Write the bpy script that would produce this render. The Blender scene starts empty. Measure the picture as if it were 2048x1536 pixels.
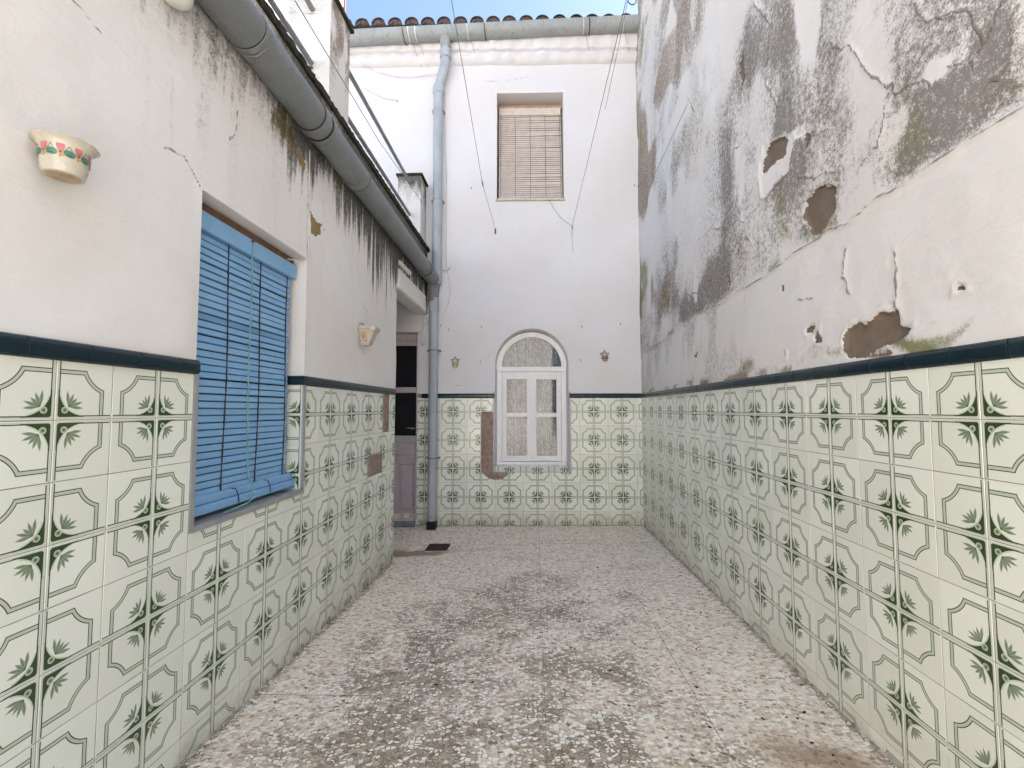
import bpy, math, random
import numpy as np
from mathutils import Vector, Matrix
R = math.radians
random.seed(7)
sc = bpy.context.scene
col = sc.collection

# ------------------------------------------------------------------ camera, world, sun, exposure
H = 1.21                      # eye height above the far end of the floor
cam_d = bpy.data.cameras.new('camera'); cam = bpy.data.objects.new('camera', cam_d); col.objects.link(cam)
cam_d.sensor_width = 36.0; cam_d.lens = 36.0 * 913.38 / 2048.0
cam_d.clip_start = 0.02; cam_d.clip_end = 500
cam.location = (0, 0, H)
cam.rotation_euler = (R(90) + 0.0555, 0.0004, 0.0501)
sc.camera = cam

SUN_EL, SUN_AZ = R(36), R(86)
world = bpy.data.worlds.new('World'); sc.world = world; world.use_nodes = True
wn = world.node_tree; wn.nodes.clear()
sky = wn.nodes.new('ShaderNodeTexSky'); sky.sky_type = 'NISHITA'; sky.sun_disc = False
sky.sun_elevation = SUN_EL; sky.sun_rotation = SUN_AZ
sky.air_density = 1.0; sky.dust_density = 4.0; sky.ozone_density = 1.0
bg = wn.nodes.new('ShaderNodeBackground'); bg.inputs['Strength'].default_value = 0.10
wo = wn.nodes.new('ShaderNodeOutputWorld')
wn.links.new(sky.outputs[0], bg.inputs['Color']); wn.links.new(bg.outputs[0], wo.inputs['Surface'])
sun_d = bpy.data.lights.new('sun', 'SUN'); sun_d.energy = 5.0; sun_d.angle = R(0.5); sun_d.color = (1.0, 0.955, 0.89)
sun = bpy.data.objects.new('sun', sun_d); col.objects.link(sun)
sdir = Vector((math.sin(SUN_AZ) * math.cos(SUN_EL), math.cos(SUN_AZ) * math.cos(SUN_EL), math.sin(SUN_EL)))
sun.rotation_euler = sdir.to_track_quat('Z', 'Y').to_euler()
sun.location = (0, 0, 12)
vs = sc.view_settings
sc.display_settings.display_device = 'sRGB'
vs.view_transform = 'Standard'; vs.look = 'None'; vs.gamma = 1.0; vs.use_curve_mapping = False
vs.exposure = 2.2
try:                                   # the camera's white balance for open shade
    vs.use_white_balance = True
    vs.white_balance_temperature = 6150
    vs.white_balance_tint = 7
except Exception:
    pass
sc.render.engine = 'CYCLES'
sc.cycles.max_bounces = 10; sc.cycles.diffuse_bounces = 7; sc.cycles.glossy_bounces = 4
sc.cycles.sample_clamp_indirect = 6.0

# ------------------------------------------------------------------ measured place
XL, XR = -1.1636, 1.1353
A, Y0 = 0.03, 4.9189          # far wall: slightly out of square; its right end
ca, sa = math.cos(A), math.sin(A)
def E2W(u, d, z): return (XR + u * ca - d * sa, Y0 + u * sa + d * ca, z)
ZT = 1.1843                   # height of the first row of star corners
def fz(x, y):                 # the floor falls towards the drain
    l = -0.05 + (4.2 - y) * 0.038 if y < 4.2 else -0.05 + (y - 4.2) * 0.045
    l = min(l, 0.058 + 0.0 * y)
    r = min(0.0 + max(0, 4.75 - y) * 0.0295, 0.1)
    t = min(1, max(0, (x - XL) / (XR - XL)))
    return l * (1 - t) + r * t - 0.004

# ------------------------------------------------------------------ noise in numpy
def _h(ix, iy, s):
    n = (ix.astype(np.int64) * 374761393 + iy.astype(np.int64) * 668265263 + s * 974634777) & 0x7fffffff
    n = ((n ^ (n >> 13)) * 1274126177) & 0x7fffffff
    n = n ^ (n >> 16)
    return (n & 0xffff) / 65535.0
def vn(x, y, s=0):
    ix = np.floor(x); iy = np.floor(y); fx = x - ix; fy = y - iy
    fx = fx * fx * (3 - 2 * fx); fy = fy * fy * (3 - 2 * fy)
    a = _h(ix, iy, s); b = _h(ix + 1, iy, s); c = _h(ix, iy + 1, s); d = _h(ix + 1, iy + 1, s)
    return (a * (1 - fx) + b * fx) * (1 - fy) + (c * (1 - fx) + d * fx) * fy
def fbm(x, y, s=0, o=4):
    v = 0; a = 0.5; t = 0
    for i in range(o):
        v = v + a * vn(x, y, s + i * 17); t += a; a *= 0.5; x = x * 2.03 + 5.1; y = y * 2.03 + 1.7
    return v / t
def sst(a, b, x):
    t = np.clip((x - a) / (b - a), 0, 1); return t * t * (3 - 2 * t)
def blob(x, y, cx, cy, rx, ry): return np.exp(-(((x - cx) / rx) ** 2 + ((y - cy) / ry) ** 2))
def seg_d(x, y, P):
    d = np.full(x.shape, 9.0)
    for (ax, ay), (bx, by) in zip(P[:-1], P[1:]):
        vx, vy = bx - ax, by - ay; L = vx * vx + vy * vy + 1e-12
        t = np.clip(((x - ax) * vx + (y - ay) * vy) / L, 0, 1)
        d = np.minimum(d, np.hypot(x - ax - t * vx, y - ay - t * vy))
    return d
def poly_sdf(x, y, P):        # positive inside
    d = seg_d(x, y, P + [P[0]]); ins = np.zeros(x.shape, bool)
    for (ax, ay), (bx, by) in zip(P, P[1:] + [P[0]]):
        if abs(by - ay) < 1e-9: continue
        c = ((ay > y) != (by > y)) & (x < (bx - ax) * (y - ay) / (by - ay) + ax)
        ins ^= c
    return np.where(ins, d, -d)

# ------------------------------------------------------------------ node helpers
class S:
    def __init__(s, nt, sock): s.nt, s.k = nt, sock
    def _m(s, op, *o, clamp=False):
        n = s.nt.nodes.new('ShaderNodeMath'); n.operation = op; n.use_clamp = clamp
        for i, v in enumerate((s,) + o):
            if isinstance(v, S): s.nt.links.new(v.k, n.inputs[i])
            else: n.inputs[i].default_value = v
        return S(s.nt, n.outputs[0])
    def __add__(s, o): return s._m('ADD', o)
    __radd__ = __add__
    def __sub__(s, o): return s._m('SUBTRACT', o)
    def __rsub__(s, o): return (s * -1.0) + o
    def __mul__(s, o): return s._m('MULTIPLY', o)
    __rmul__ = __mul__
    def __truediv__(s, o): return s._m('DIVIDE', o)
    def lt(s, o): return s._m('LESS_THAN', o)
    def gt(s, o): return s._m('GREATER_THAN', o)
    def mx(s, o): return s._m('MAXIMUM', o)
    def mn(s, o): return s._m('MINIMUM', o)
    def abs(s): return s._m('ABSOLUTE')
    def sqrt(s): return s._m('SQRT')
    def frac(s): return s._m('FRACT')
    def floor(s): return s._m('FLOOR')
    def pw(s, o): return s._m('POWER', o)
    def clamp(s): return s._m('ADD', 0.0, clamp=True)
    def ss(s, a, b):
        n = s.nt.nodes.new('ShaderNodeMapRange'); n.interpolation_type = 'SMOOTHSTEP'
        s.nt.links.new(s.k, n.inputs['Value'])
        n.inputs['From Min'].default_value = a; n.inputs['From Max'].default_value = b
        return S(s.nt, n.outputs['Result'])
class M:
    def __init__(s, name, rough=0.6, spec=0.5, metal=0.0):
        s.m = bpy.data.materials.new(name); s.m.use_nodes = True; s.nt = s.m.node_tree
        s.b = s.nt.nodes['Principled BSDF']
        s.b.inputs['Roughness'].default_value = rough; s.b.inputs['Metallic'].default_value = metal
        s.b.inputs['Specular IOR Level'].default_value = spec
    def node(s, t, **kw):
        n = s.nt.nodes.new(t)
        for k, v in kw.items(): setattr(n, k, v)
        return n
    def link(s, a, b): s.nt.links.new(a.k if isinstance(a, S) else a, b)
    def coord(s, kind='Object', scale=None):
        n = s.node('ShaderNodeTexCoord'); o = n.outputs[kind]
        if scale:
            m = s.node('ShaderNodeMapping'); m.inputs['Scale'].default_value = scale
            s.link(o, m.inputs['Vector']); o = m.outputs[0]
        return o
    def pos(s, scale=None):
        n = s.node('ShaderNodeNewGeometry'); o = n.outputs['Position']
        if scale:
            m = s.node('ShaderNodeMapping'); m.inputs['Scale'].default_value = scale
            s.link(o, m.inputs['Vector']); o = m.outputs[0]
        return o
    def noise(s, vec, scale=5, detail=4, rough=0.55, dist=0.0):
        n = s.node('ShaderNodeTexNoise'); s.link(vec, n.inputs['Vector'])
        n.inputs['Scale'].default_value = scale; n.inputs['Detail'].default_value = detail
        n.inputs['Roughness'].default_value = rough; n.inputs['Distortion'].default_value = dist
        return S(s.nt, n.outputs['Fac'])
    def attr(s, name):
        n = s.node('ShaderNodeAttribute'); n.attribute_name = name; return S(s.nt, n.outputs['Fac'])
    def mix(s, f, a, b):
        n = s.node('ShaderNodeMix'); n.data_type = 'RGBA'; n.clamp_factor = True
        for v, i in ((f, 0), (a, 6), (b, 7)):
            if isinstance(v, S): s.link(v, n.inputs[i])
            elif isinstance(v, tuple): n.inputs[i].default_value = (*v, 1) if len(v) == 3 else v
            elif isinstance(v, (int, float)): n.inputs[i].default_value = v
            else: s.link(v, n.inputs[i])
        return n.outputs[2]
    def scale(s, c, f):       # colour times a number socket
        n = s.node('ShaderNodeVectorMath'); n.operation = 'SCALE'
        s.link(c, n.inputs[0])
        s.link(f, n.inputs['Scale']); return n.outputs[0]
    def ramp(s, f, stops, interp='LINEAR'):
        n = s.node('ShaderNodeValToRGB'); cr = n.color_ramp; cr.interpolation = interp
        while len(cr.elements) > 1: cr.elements.remove(cr.elements[-1])
        cr.elements[0].position = stops[0][0]; cr.elements[0].color = (*stops[0][1], 1)
        for p, c in stops[1:]:
            e = cr.elements.new(p); e.color = (*c, 1)
        s.link(f, n.inputs['Fac']); return n.outputs['Color']
    def color(s, c):
        if isinstance(c, tuple): s.b.inputs['Base Color'].default_value = (*c, 1)
        else: s.link(c, s.b.inputs['Base Color'])
        return s
    def rough(s, f): s.link(f, s.b.inputs['Roughness']); return s
    def bump(s, h, dist=0.002, strength=1.0):
        n = s.node('ShaderNodeBump'); n.inputs['Distance'].default_value = dist; n.inputs['Strength'].default_value = strength
        s.link(h, n.inputs['Height']); s.link(n.outputs[0], s.b.inputs['Normal']); return s

MAT = {}
def plain(name, c, rough=0.6, spec=0.5, metal=0.0, var=0.25, nscale=14, bump=0.0005, bscale=60):
    m = M(name, rough, spec, metal); P = m.pos()
    n = m.noise(P, nscale, 5, 0.6)
    c0 = tuple(x * (1 - var) for x in c); c1 = tuple(min(1, x * (1 + var * 0.5)) for x in c)
    m.color(m.mix(n.ss(0.3, 0.7), c0, c1))
    if bump: m.bump(m.noise(P, bscale, 3), bump)
    m.rough(m.noise(P, nscale * 2, 3) * 0.25 + (rough - 0.12))
    MAT[name] = m.m; return m.m

# plaster: attributes painted on the wall meshes say where the stains and the peeled spots are
def plaster(name, base, grime_c, sc_fine=160.0, moss=(0.075, 0.075, 0.02), mort=(0.21, 0.165, 0.125), bumps=1.0, gran=1.0):
    m = M(name, 0.85, 0.25); P = m.pos()
    big = m.noise(P, 1.6, 4); med = m.noise(P, 9, 5, 0.65); fine = m.noise(P, sc_fine, 4, 0.7); mid = m.noise(P, 45, 4, 0.65)
    g = m.attr('grime'); gr = m.attr('moss'); pe = m.attr('peel') - 0.05; cr = 0.05 - m.attr('crack'); br = m.attr('brown')
    c = m.mix(big.ss(0.3, 0.7) * 0.55, base, tuple(b * k for b, k in zip(base, (0.93, 0.885, 0.84))))
    c = m.mix(med.ss(0.5, 0.85) * 0.3, c, tuple(b * k for b, k in zip(base, (0.86, 0.8, 0.73))))
    gg = (g + (fine - 0.5) * 2.2 * gran * (g * 3.0).clamp() + (mid - 0.5) * 1.8 * gran * (g * 2.5).clamp())
    c = m.mix(gg.ss(0.15, 1.05) * 0.9, c, grime_c)
    bb = br + ((fine - 0.5) * 0.9 + (mid - 0.5) * 0.9) * (br * 3.0).clamp()
    c = m.mix(bb.ss(0.25, 0.8) * 0.85, c, (0.2, 0.14, 0.08))
    mm = gr + ((fine - 0.5) * 0.8 + (mid - 0.5) * 0.9) * (gr * 3.0).clamp()
    c = m.mix(mm.ss(0.25, 1.0) * 0.9, c, moss)
    peel = (pe + (med - 0.5) * 0.012 + (mid - 0.5) * 0.012).gt(0.0)
    mc = m.mix(med.ss(0.3, 0.7), mort, tuple(x * 1.35 for x in mort))
    c = m.mix((fine.ss(0.6, 0.75)) * peel * 0.35, c, c) if False else c
    c = m.mix(peel, c, mc)
    crk = (cr + (mid - 0.5) * 0.004).ss(0.0060, 0.0018)
    c = m.mix(crk * 0.75, c, (0.16, 0.13, 0.11))
    m.color(c)
    trow = m.noise(m.pos((6, 6, 14)), 1.0, 5, 0.6, 0.6)
    h = trow * (1.0 * bumps) + med * (0.45 * bumps) + mid * 0.16 + fine * 0.06 + (mid * 0.3 + fine * 0.3) * peel
    m.bump(h - peel * 0.7 - crk * 0.4, 0.006)
    MAT[name] = m.m; return m.m
plaster('plaster_right', (0.69, 0.675, 0.66), (0.160, 0.143, 0.128), 170, (0.15, 0.155, 0.045), (0.15, 0.115, 0.088), 1.0)
plaster('plaster_left', (0.72, 0.705, 0.69), (0.035, 0.032, 0.026), 150, (0.10, 0.075, 0.02), (0.24, 0.17, 0.08), 0.8, 0.55)
plaster('plaster_end', (0.69, 0.685, 0.71), (0.22, 0.19, 0.17), 150, (0.1, 0.09, 0.03), (0.25, 0.2, 0.16), 0.55)

# glazed tile: the printed quarter-motif, laid out in the tile's own UV (0,0 = star corner)
def tile_mat():
    m = M('glazed_tile', 0.12, 0.5)
    uvn = m.node('ShaderNodeUVMap'); sx = m.node('ShaderNodeSeparateXYZ'); m.link(uvn.outputs[0], sx.inputs[0])
    u = S(m.nt, sx.outputs[0]); v = S(m.nt, sx.outputs[1])
    def L(d, w, s=0.0035): return d.abs().ss(w + s, w - s)          # soft line |d|<w
    def inside(d, s=0.003): return d.ss(-s, s)                        # d>0
    base = (0.765, 0.785, 0.705)
    oi = m.node('ShaderNodeObjectInfo'); rnd = S(m.nt, oi.outputs['Random'])
    c = m.mix(rnd, base, (0.69, 0.705, 0.625))
    # double frame with scooped corner
    r1 = ((u - 1.0) * (u - 1.0) + (v - 1.0) * (v - 1.0)).sqrt()
    mxuv = u.mx(v)
    do = (mxuv - 0.83).mx(0.525 - r1); di = (mxuv - 0.765).mx(0.585 - r1)
    clear = inside(u - 0.073) * inside(v - 0.073)
    band = inside(do * -1.0) * inside(di) * clear
    c = m.mix(band * 0.85, c, (0.46, 0.51, 0.40))
    mid_ = (do + di) * 0.5
    c = m.mix(L(mid_ + 0.0, 0.004, 0.006) * clear * 0.5, c, (0.38, 0.42, 0.33))
    dark = (0.045, 0.065, 0.028)
    c = m.mix(L(do, 0.0085) * clear, c, dark)
    c = m.mix(L(di, 0.0080) * clear, c, dark)
    # leaves of the fan
    fx, fy = u - 0.215, v - 0.215
    rr = (fx * fx + fy * fy).sqrt()
    an = fy._m('ARCTAN2', fx) * (180 / math.pi)
    k = (an + 5.0) / 25.0 + 0.5
    kf = k.frac() - 0.5; ki = k.floor()
    lim = ki.gt(-0.5) * ki.lt(4.5)
    Lh = 0.225 + (ki * 2.1)._m('SINE') * 0.02 + (ki - 2.0).abs() * 0.012
    t = rr / Lh
    wid = (t * 3.14159).mn(3.14159)._m('SINE').mx(0.0) * 0.027 + 0.002
    lat = (kf * (25.0 * math.pi / 180)).abs() * rr
    leaf = (wid - lat).ss(-0.004, 0.004) * lim * t.lt(1.0)
    # blob
    rb = ((u - 0.487) * (u - 0.487) + (v - 0.487) * (v - 0.487)).sqrt()
    q = (u - 0.047).mn(v - 0.047)
    rc = (((u - 0.10) * (u - 0.10) + (v - 0.10) * (v - 0.10)).sqrt() - 0.053) * ((u.mx(v)).lt(0.10))
    crv = (rb - 0.421)
    sq = inside(q) * u.lt(0.487) * v.lt(0.487) * inside(crv) * inside(rc * -1.0 + 0.0045)
    edge = L(crv + 0.012, 0.010, 0.004) * u.lt(0.40) * v.lt(0.40) * inside(q)
    c = m.mix(edge * 0.7, c, (0.47, 0.53, 0.40))
    c = m.mix(leaf * 0.82, c, (0.15, 0.205, 0.115))
    vein = (0.0042 - lat).ss(-0.003, 0.002) * lim * t.lt(0.8)
    c = m.mix(vein * 0.8, c, (0.05, 0.075, 0.04))
    c = m.mix(sq, c, (0.036, 0.062, 0.022))
    # axis lines
    ax = (L(u - 0.062, 0.010) * v.gt(0.08) + L(v - 0.062, 0.010) * u.gt(0.08)) * mxuv.lt(0.975)
    c = m.mix(ax.clamp(), c, dark)
    bandc = inside(0.045 - u.mn(v)) * (u.mn(v)).gt(0.022)
    c = m.mix(bandc * 0.6, c, (0.42, 0.46, 0.37))
    # fruit
    rf = ((u - 0.163) * (u - 0.163) + (v - 0.163) * (v - 0.163)).sqrt()
    c = m.mix(inside(0.056 - rf), c, (0.36, 0.44, 0.28))
    c = m.mix(L(rf - 0.050, 0.005) * 0.8, c, (0.52, 0.58, 0.46))
    c = m.mix((0.034 - rf).ss(-0.01, 0.03), c, (0.07, 0.10, 0.05))
    # limescale and dirt near the ground
    P = m.pos(); sz = m.node('ShaderNodeSeparateXYZ'); m.link(P, sz.inputs[0]); z = S(m.nt, sz.outputs[2])
    n1 = m.noise(P, 7, 5, 0.7); n2 = m.noise(P, 70, 4, 0.7)
    dirt = ((0.26 - z) * 2.6 + (n1 - 0.5) * 1.6).clamp() * 0.35
    c = m.mix(dirt, c, (0.40, 0.345, 0.24))
    d2 = ((0.12 - z) * 6.0 + (n1 - 0.5) * 2.0 + (n2 - 0.5) * 2.0).clamp() * 0.4
    c = m.mix(d2, c, (0.20, 0.18, 0.10))
    spots = m.noise(P, 190, 2).gt(0.77) * n1.gt(0.5) * 0.6
    c = m.mix(spots, c, (0.16, 0.13, 0.09))
    m.color(c)
    m.rough(n1 * 0.10 + 0.085 + dirt * 0.5)
    m.bump(m.noise(P, 26, 2, 0.4), 0.0006)
    MAT['tile'] = m.m
tile_mat()
plain('grout', (0.33, 0.285, 0.22), 0.9, 0.2, var=0.55, nscale=9)
def edge_tile_mat():
    m = M('edge_tile', 0.2, 0.35); P = m.pos(); n = m.noise(P, 30, 5, 0.7)
    oi = m.node('ShaderNodeObjectInfo'); rnd = S(m.nt, oi.outputs['Random'])
    c = m.mix(rnd, (0.005, 0.016, 0.025), (0.008, 0.024, 0.028))
    c = m.mix(n.ss(0.70, 0.78) * 0.15, c, (0.10, 0.12, 0.12))
    m.color(c); m.rough(n * 0.10 + 0.16); m.bump(m.noise(m.pos((8, 8, 60)), 3, 3), 0.00018)
    MAT['edge_tile'] = m.m
edge_tile_mat()
def mortar_mat():
    m = M('mortar', 0.95, 0.15); P = m.pos(); n = m.noise(P, 25, 6, 0.7); f = m.noise(P, 200, 3)
    c = m.mix(n.ss(0.3, 0.7), (0.22, 0.16, 0.13), (0.38, 0.295, 0.25)); c = m.mix(f.ss(0.6, 0.8) * 0.4, c, (0.1, 0.07, 0.055))
    m.color(c); m.bump(n + f * 0.4, 0.004); MAT['mortar'] = m.m
mortar_mat()

def terrazzo(name, attr=True):
    m = M(name, 0.6, 0.35)
    P = m.pos()
    mp = m.node('ShaderNodeMapping'); mp.inputs['Scale'].default_value = (1, 1.25, 1); m.link(P, mp.inputs['Vector'])
    wob = m.node('ShaderNodeTexNoise'); wob.inputs['Scale'].default_value = 55; m.link(P, wob.inputs['Vector'])
    vm = m.node('ShaderNodeVectorMath'); vm.operation = 'MULTIPLY_ADD'; m.link(wob.outputs['Color'], vm.inputs[0])
    vm.inputs[1].default_value = (0.013, 0.013, 0); m.link(mp.outputs[0], vm.inputs[2])
    def vor(scale, feat):
        v = m.node('ShaderNodeTexVoronoi'); v.voronoi_dimensions = '2D'; v.feature = feat; v.inputs['Scale'].default_value = scale
        m.link(vm.outputs[0], v.inputs['Vector']); return v
    def layer(scale, lo, hi):
        a = vor(scale, 'F1'); b = vor(scale, 'DISTANCE_TO_EDGE')
        sp = m.node('ShaderNodeSeparateColor'); m.link(a.outputs['Color'], sp.inputs[0])
        rr, g2 = S(m.nt, sp.outputs[0]), S(m.nt, sp.outputs[1])
        thr = g2 * (hi - lo) + lo
        mask = (S(m.nt, b.outputs['Distance']) - thr).ss(-0.015, 0.02)
        return rr, g2, mask
    r1, g1, k1 = layer(54, 0.03, 0.22)
    r2, g2, k2 = layer(105, 0.05, 0.25)
    n1 = m.noise(P, 1.1, 5, 0.6); n2 = m.noise(P, 5, 5, 0.7); n3 = m.noise(P, 60, 4, 0.7); n4 = m.noise(P, 330, 2)
    dirt = m.attr('dirt') if attr else n1 * 0.3
    rust = m.attr('rust') if attr else n1 * 0.0
    matrix = m.mix(n2.ss(0.3, 0.7), (0.78, 0.68, 0.585), (0.86, 0.77, 0.67))
    chips = m.ramp(r1, [(0.0, (0.88, 0.865, 0.85)), (0.24, (0.76, 0.735, 0.70)), (0.40, (0.82, 0.73, 0.63)), (0.54, (0.58, 0.53, 0.49)),
                        (0.62, (0.66, 0.56, 0.46)), (0.76, (0.42, 0.34, 0.28)), (0.88, (0.56, 0.47, 0.40)), (0.965, (0.22, 0.18, 0.16))], 'CONSTANT')
    chips2 = m.ramp(r2, [(0.0, (0.80, 0.77, 0.73)), (0.45, (0.64, 0.57, 0.52)), (0.80, (0.46, 0.38, 0.31)), (0.9, (0.78, 0.73, 0.68))], 'CONSTANT')
    dd = (dirt + (n2 - 0.5) * 0.55 * (dirt * 4.0).clamp() + (n3 - 0.5) * 1.3 * (dirt * 3.0).clamp()).ss(0.10, 0.68)
    darkm = m.mix(n2.ss(0.35, 0.65), (0.080, 0.052, 0.020), (0.16, 0.115, 0.055))
    c = m.mix(dd * 0.93, matrix, darkm)
    c = m.mix(k2 * 0.85, c, m.mix(dd * (r2.gt(0.45) * 0.45 + 0.25), chips2, (0.15, 0.11, 0.06)))
    ch = m.mix(dd * (r1.gt(0.40) * 0.50 + 0.04) , chips, (0.20, 0.155, 0.105))
    c = m.mix(k1, c, ch)
    c = m.mix((rust + (n3 - 0.5) * 0.5 * (rust * 3.0).clamp()).ss(0.1, 0.8) * 0.75, c, (0.24, 0.145, 0.07))
    c = m.mix(n4.gt(0.72) * n3.gt(0.5) * 0.5, c, (0.07, 0.05, 0.035))
    wt = m.node('ShaderNodeVectorMath'); wt.operation = 'MULTIPLY'; m.link(c, wt.inputs[0]); wt.inputs[1].default_value = (1.13, 1.09, 1.0); c = wt.outputs[0]
    m.color(c)
    m.rough(n2 * 0.3 + 0.45)
    m.bump(k1 * 0.5 + n3 * 0.5 + n4 * 0.3, 0.0012)
    MAT[name] = m.m
terrazzo('terrazzo')
plain('foot_mortar', (0.46, 0.41, 0.33), 0.95, 0.1, var=0.6, nscale=22)
plain('joint', (0.14, 0.115, 0.08), 0.95, 0.1, var=0.5, nscale=40)

def pipe_mat(name, c, hatch=False, dirt=0.3):
    m = M(name, 0.5, 0.4); P = m.pos(); n = m.noise(P, 5, 6, 0.7); f = m.noise(P, 60, 5, 0.7)
    cc = m.mix(n.ss(0.3, 0.75), c, tuple(x * 0.8 for x in c))
    st = m.noise(m.pos((18, 18, 2.5)), 1.5, 5, 0.7)
    cc = m.mix(st.ss(0.52, 0.75) * dirt, cc, (0.12, 0.125, 0.12))
    cc = m.mix(f.ss(0.64, 0.76) * dirt, cc, tuple(min(1, x * 1.45) for x in c))
    m.color(cc); m.rough(f * 0.3 + 0.36)
    if hatch:
        w1 = m.node('ShaderNodeTexWave'); w1.inputs['Scale'].default_value = 34; w1.bands_direction = 'DIAGONAL'; m.link(P, w1.inputs['Vector'])
        w2 = m.node('ShaderNodeTexWave'); w2.inputs['Scale'].default_value = 34; w2.bands_direction = 'DIAGONAL'
        mp = m.node('ShaderNodeMapping'); mp.inputs['Scale'].default_value = (1, -1, 1); m.link(P, mp.inputs['Vector']); m.link(mp.outputs[0], w2.inputs['Vector'])
        h = S(m.nt, w1.outputs['Fac']) * 0.5 + S(m.nt, w2.outputs['Fac']) * 0.5 + n * 0.6
        m.bump(h, 0.0016)
        m.color(m.mix((S(m.nt, w1.outputs['Fac']) * S(m.nt, w2.outputs['Fac'])).ss(0.0, 0.6) * 0.5 + 0.5, m.mix(0.3, cc, (0.08, 0.09, 0.09)), cc))
    else: m.bump(n * 1.0 + f * 0.3, 0.002)
    MAT[name] = m.m
pipe_mat('pipe_grey', (0.195, 0.208, 0.215), False, 0.35)
pipe_mat('pipe_hatch', (0.19, 0.203, 0.21), True, 0.3)
pipe_mat('gutter_grey', (0.33, 0.35, 0.35), False, 0.75)
pipe_mat('downpipe', (0.40, 0.435, 0.48), False, 0.18)
pipe_mat('bar_grey', (0.27, 0.275, 0.29), False, 0.3)
def coping_mat():
    m = M('coping', 0.9, 0.2); P = m.pos(); n = m.noise(P, 14, 6, 0.75); f = m.noise(P, 90, 4, 0.7)
    c = m.mix(n.ss(0.35, 0.65), (0.022, 0.02, 0.017), (0.055, 0.05, 0.03)); c = m.mix(f.ss(0.55, 0.7) * 0.5, c, (0.10, 0.09, 0.03))
    m.color(c); m.bump(n + f * 0.5, 0.006); MAT['coping'] = m.m
coping_mat()
def blue_mat(name, c, c2):
    m = M(name, 0.42, 0.45); P = m.pos(); n = m.noise(m.pos((40, 6, 1.6)), 1, 4, 0.6); f = m.noise(P, 8, 5, 0.6)
    oi = m.node('ShaderNodeObjectInfo'); rnd = S(m.nt, oi.outputs['Random'])
    cc = m.mix(rnd * 0.8, c, c2); cc = m.mix(n.ss(0.4, 0.8) * 0.35, cc, tuple(min(1, x * 1.35) for x in c)); cc = m.mix(f.ss(0.55, 0.8) * 0.35, cc, tuple(x * 0.72 for x in c))
    m.color(cc); m.bump(n, 0.0006); MAT[name] = m.m
blue_mat('blind_blue', (0.18, 0.36, 0.59), (0.23, 0.40, 0.59))
blue_mat('blind_blue_dark', (0.13, 0.26, 0.42), (0.13, 0.26, 0.42))
plain('blind_beige', (0.60, 0.52, 0.465), 0.5, var=0.1)
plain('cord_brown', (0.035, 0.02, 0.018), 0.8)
plain('cord_green', (0.16, 0.36, 0.34), 0.7)
plain('gap_shade', (0.01, 0.01, 0.012), 0.9)  # near-black standing in for the shade inside gaps and openings
plain('wood_brown', (0.16, 0.075, 0.035), 0.7, var=0.4, nscale=25)
plain('wood_pale', (0.42, 0.27, 0.19), 0.7, var=0.3, nscale=25)
plain('aluminium', (0.36, 0.355, 0.37), 0.45, 0.5, 0.3, var=0.12)
def white_wood():
    m = M('white_paint', 0.5, 0.4); P = m.pos(); n = m.noise(m.pos((10, 10, 3)), 6, 6, 0.7); f = m.noise(P, 22, 5, 0.7)
    c = m.mix(n.ss(0.35, 0.7) * 0.3, (0.83, 0.81, 0.82), (0.70, 0.67, 0.66))
    sz = m.node('ShaderNodeSeparateXYZ'); m.link(P, sz.inputs[0]); z = S(m.nt, sz.outputs[2])
    w = ((0.70 - z) * 4.5 + (f - 0.56) * 5.0).clamp() * (z - 0.3).gt(0.0)
    c = m.mix(w.ss(0.45, 0.8) * 0.7, c, (0.30, 0.22, 0.17))
    m.color(c); m.bump(n * 0.5 + w * 0.3, 0.0015); MAT['white_paint'] = m.m
white_wood()
plain('door_paint', (0.60, 0.53, 0.55), 0.45, var=0.08)
plain('door_dark', (0.02, 0.018, 0.018), 0.4)
plain('step_marble', (0.20, 0.23, 0.26), 0.5, var=0.5, nscale=12)
def glass(name, c=(0.012, 0.013, 0.016)):
    m = M(name, 0.04, 0.5); m.color(c); MAT[name] = m.m
glass('door_glass')
def clear_glass():
    m = M('clear_glass', 0.02, 0.5); m.color((1, 1, 1)); nt = m.nt
    tr = m.node('ShaderNodeBsdfTransparent'); gl = m.node('ShaderNodeBsdfGlossy'); gl.inputs['Roughness'].default_value = 0.03
    tr.inputs['Color'].default_value = (0.93, 0.93, 0.94, 1)
    fr = m.node('ShaderNodeFresnel'); fr.inputs['IOR'].default_value = 1.5
    mx = m.node('ShaderNodeMixShader'); nt.links.new(fr.outputs[0], mx.inputs[0]); nt.links.new(tr.outputs[0], mx.inputs[1]); nt.links.new(gl.outputs[0], mx.inputs[2])
    out = [n for n in nt.nodes if n.type == 'OUTPUT_MATERIAL'][0]; nt.links.new(mx.outputs[0], out.inputs['Surface'])
    MAT['clear_glass'] = m.m
clear_glass()
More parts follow.
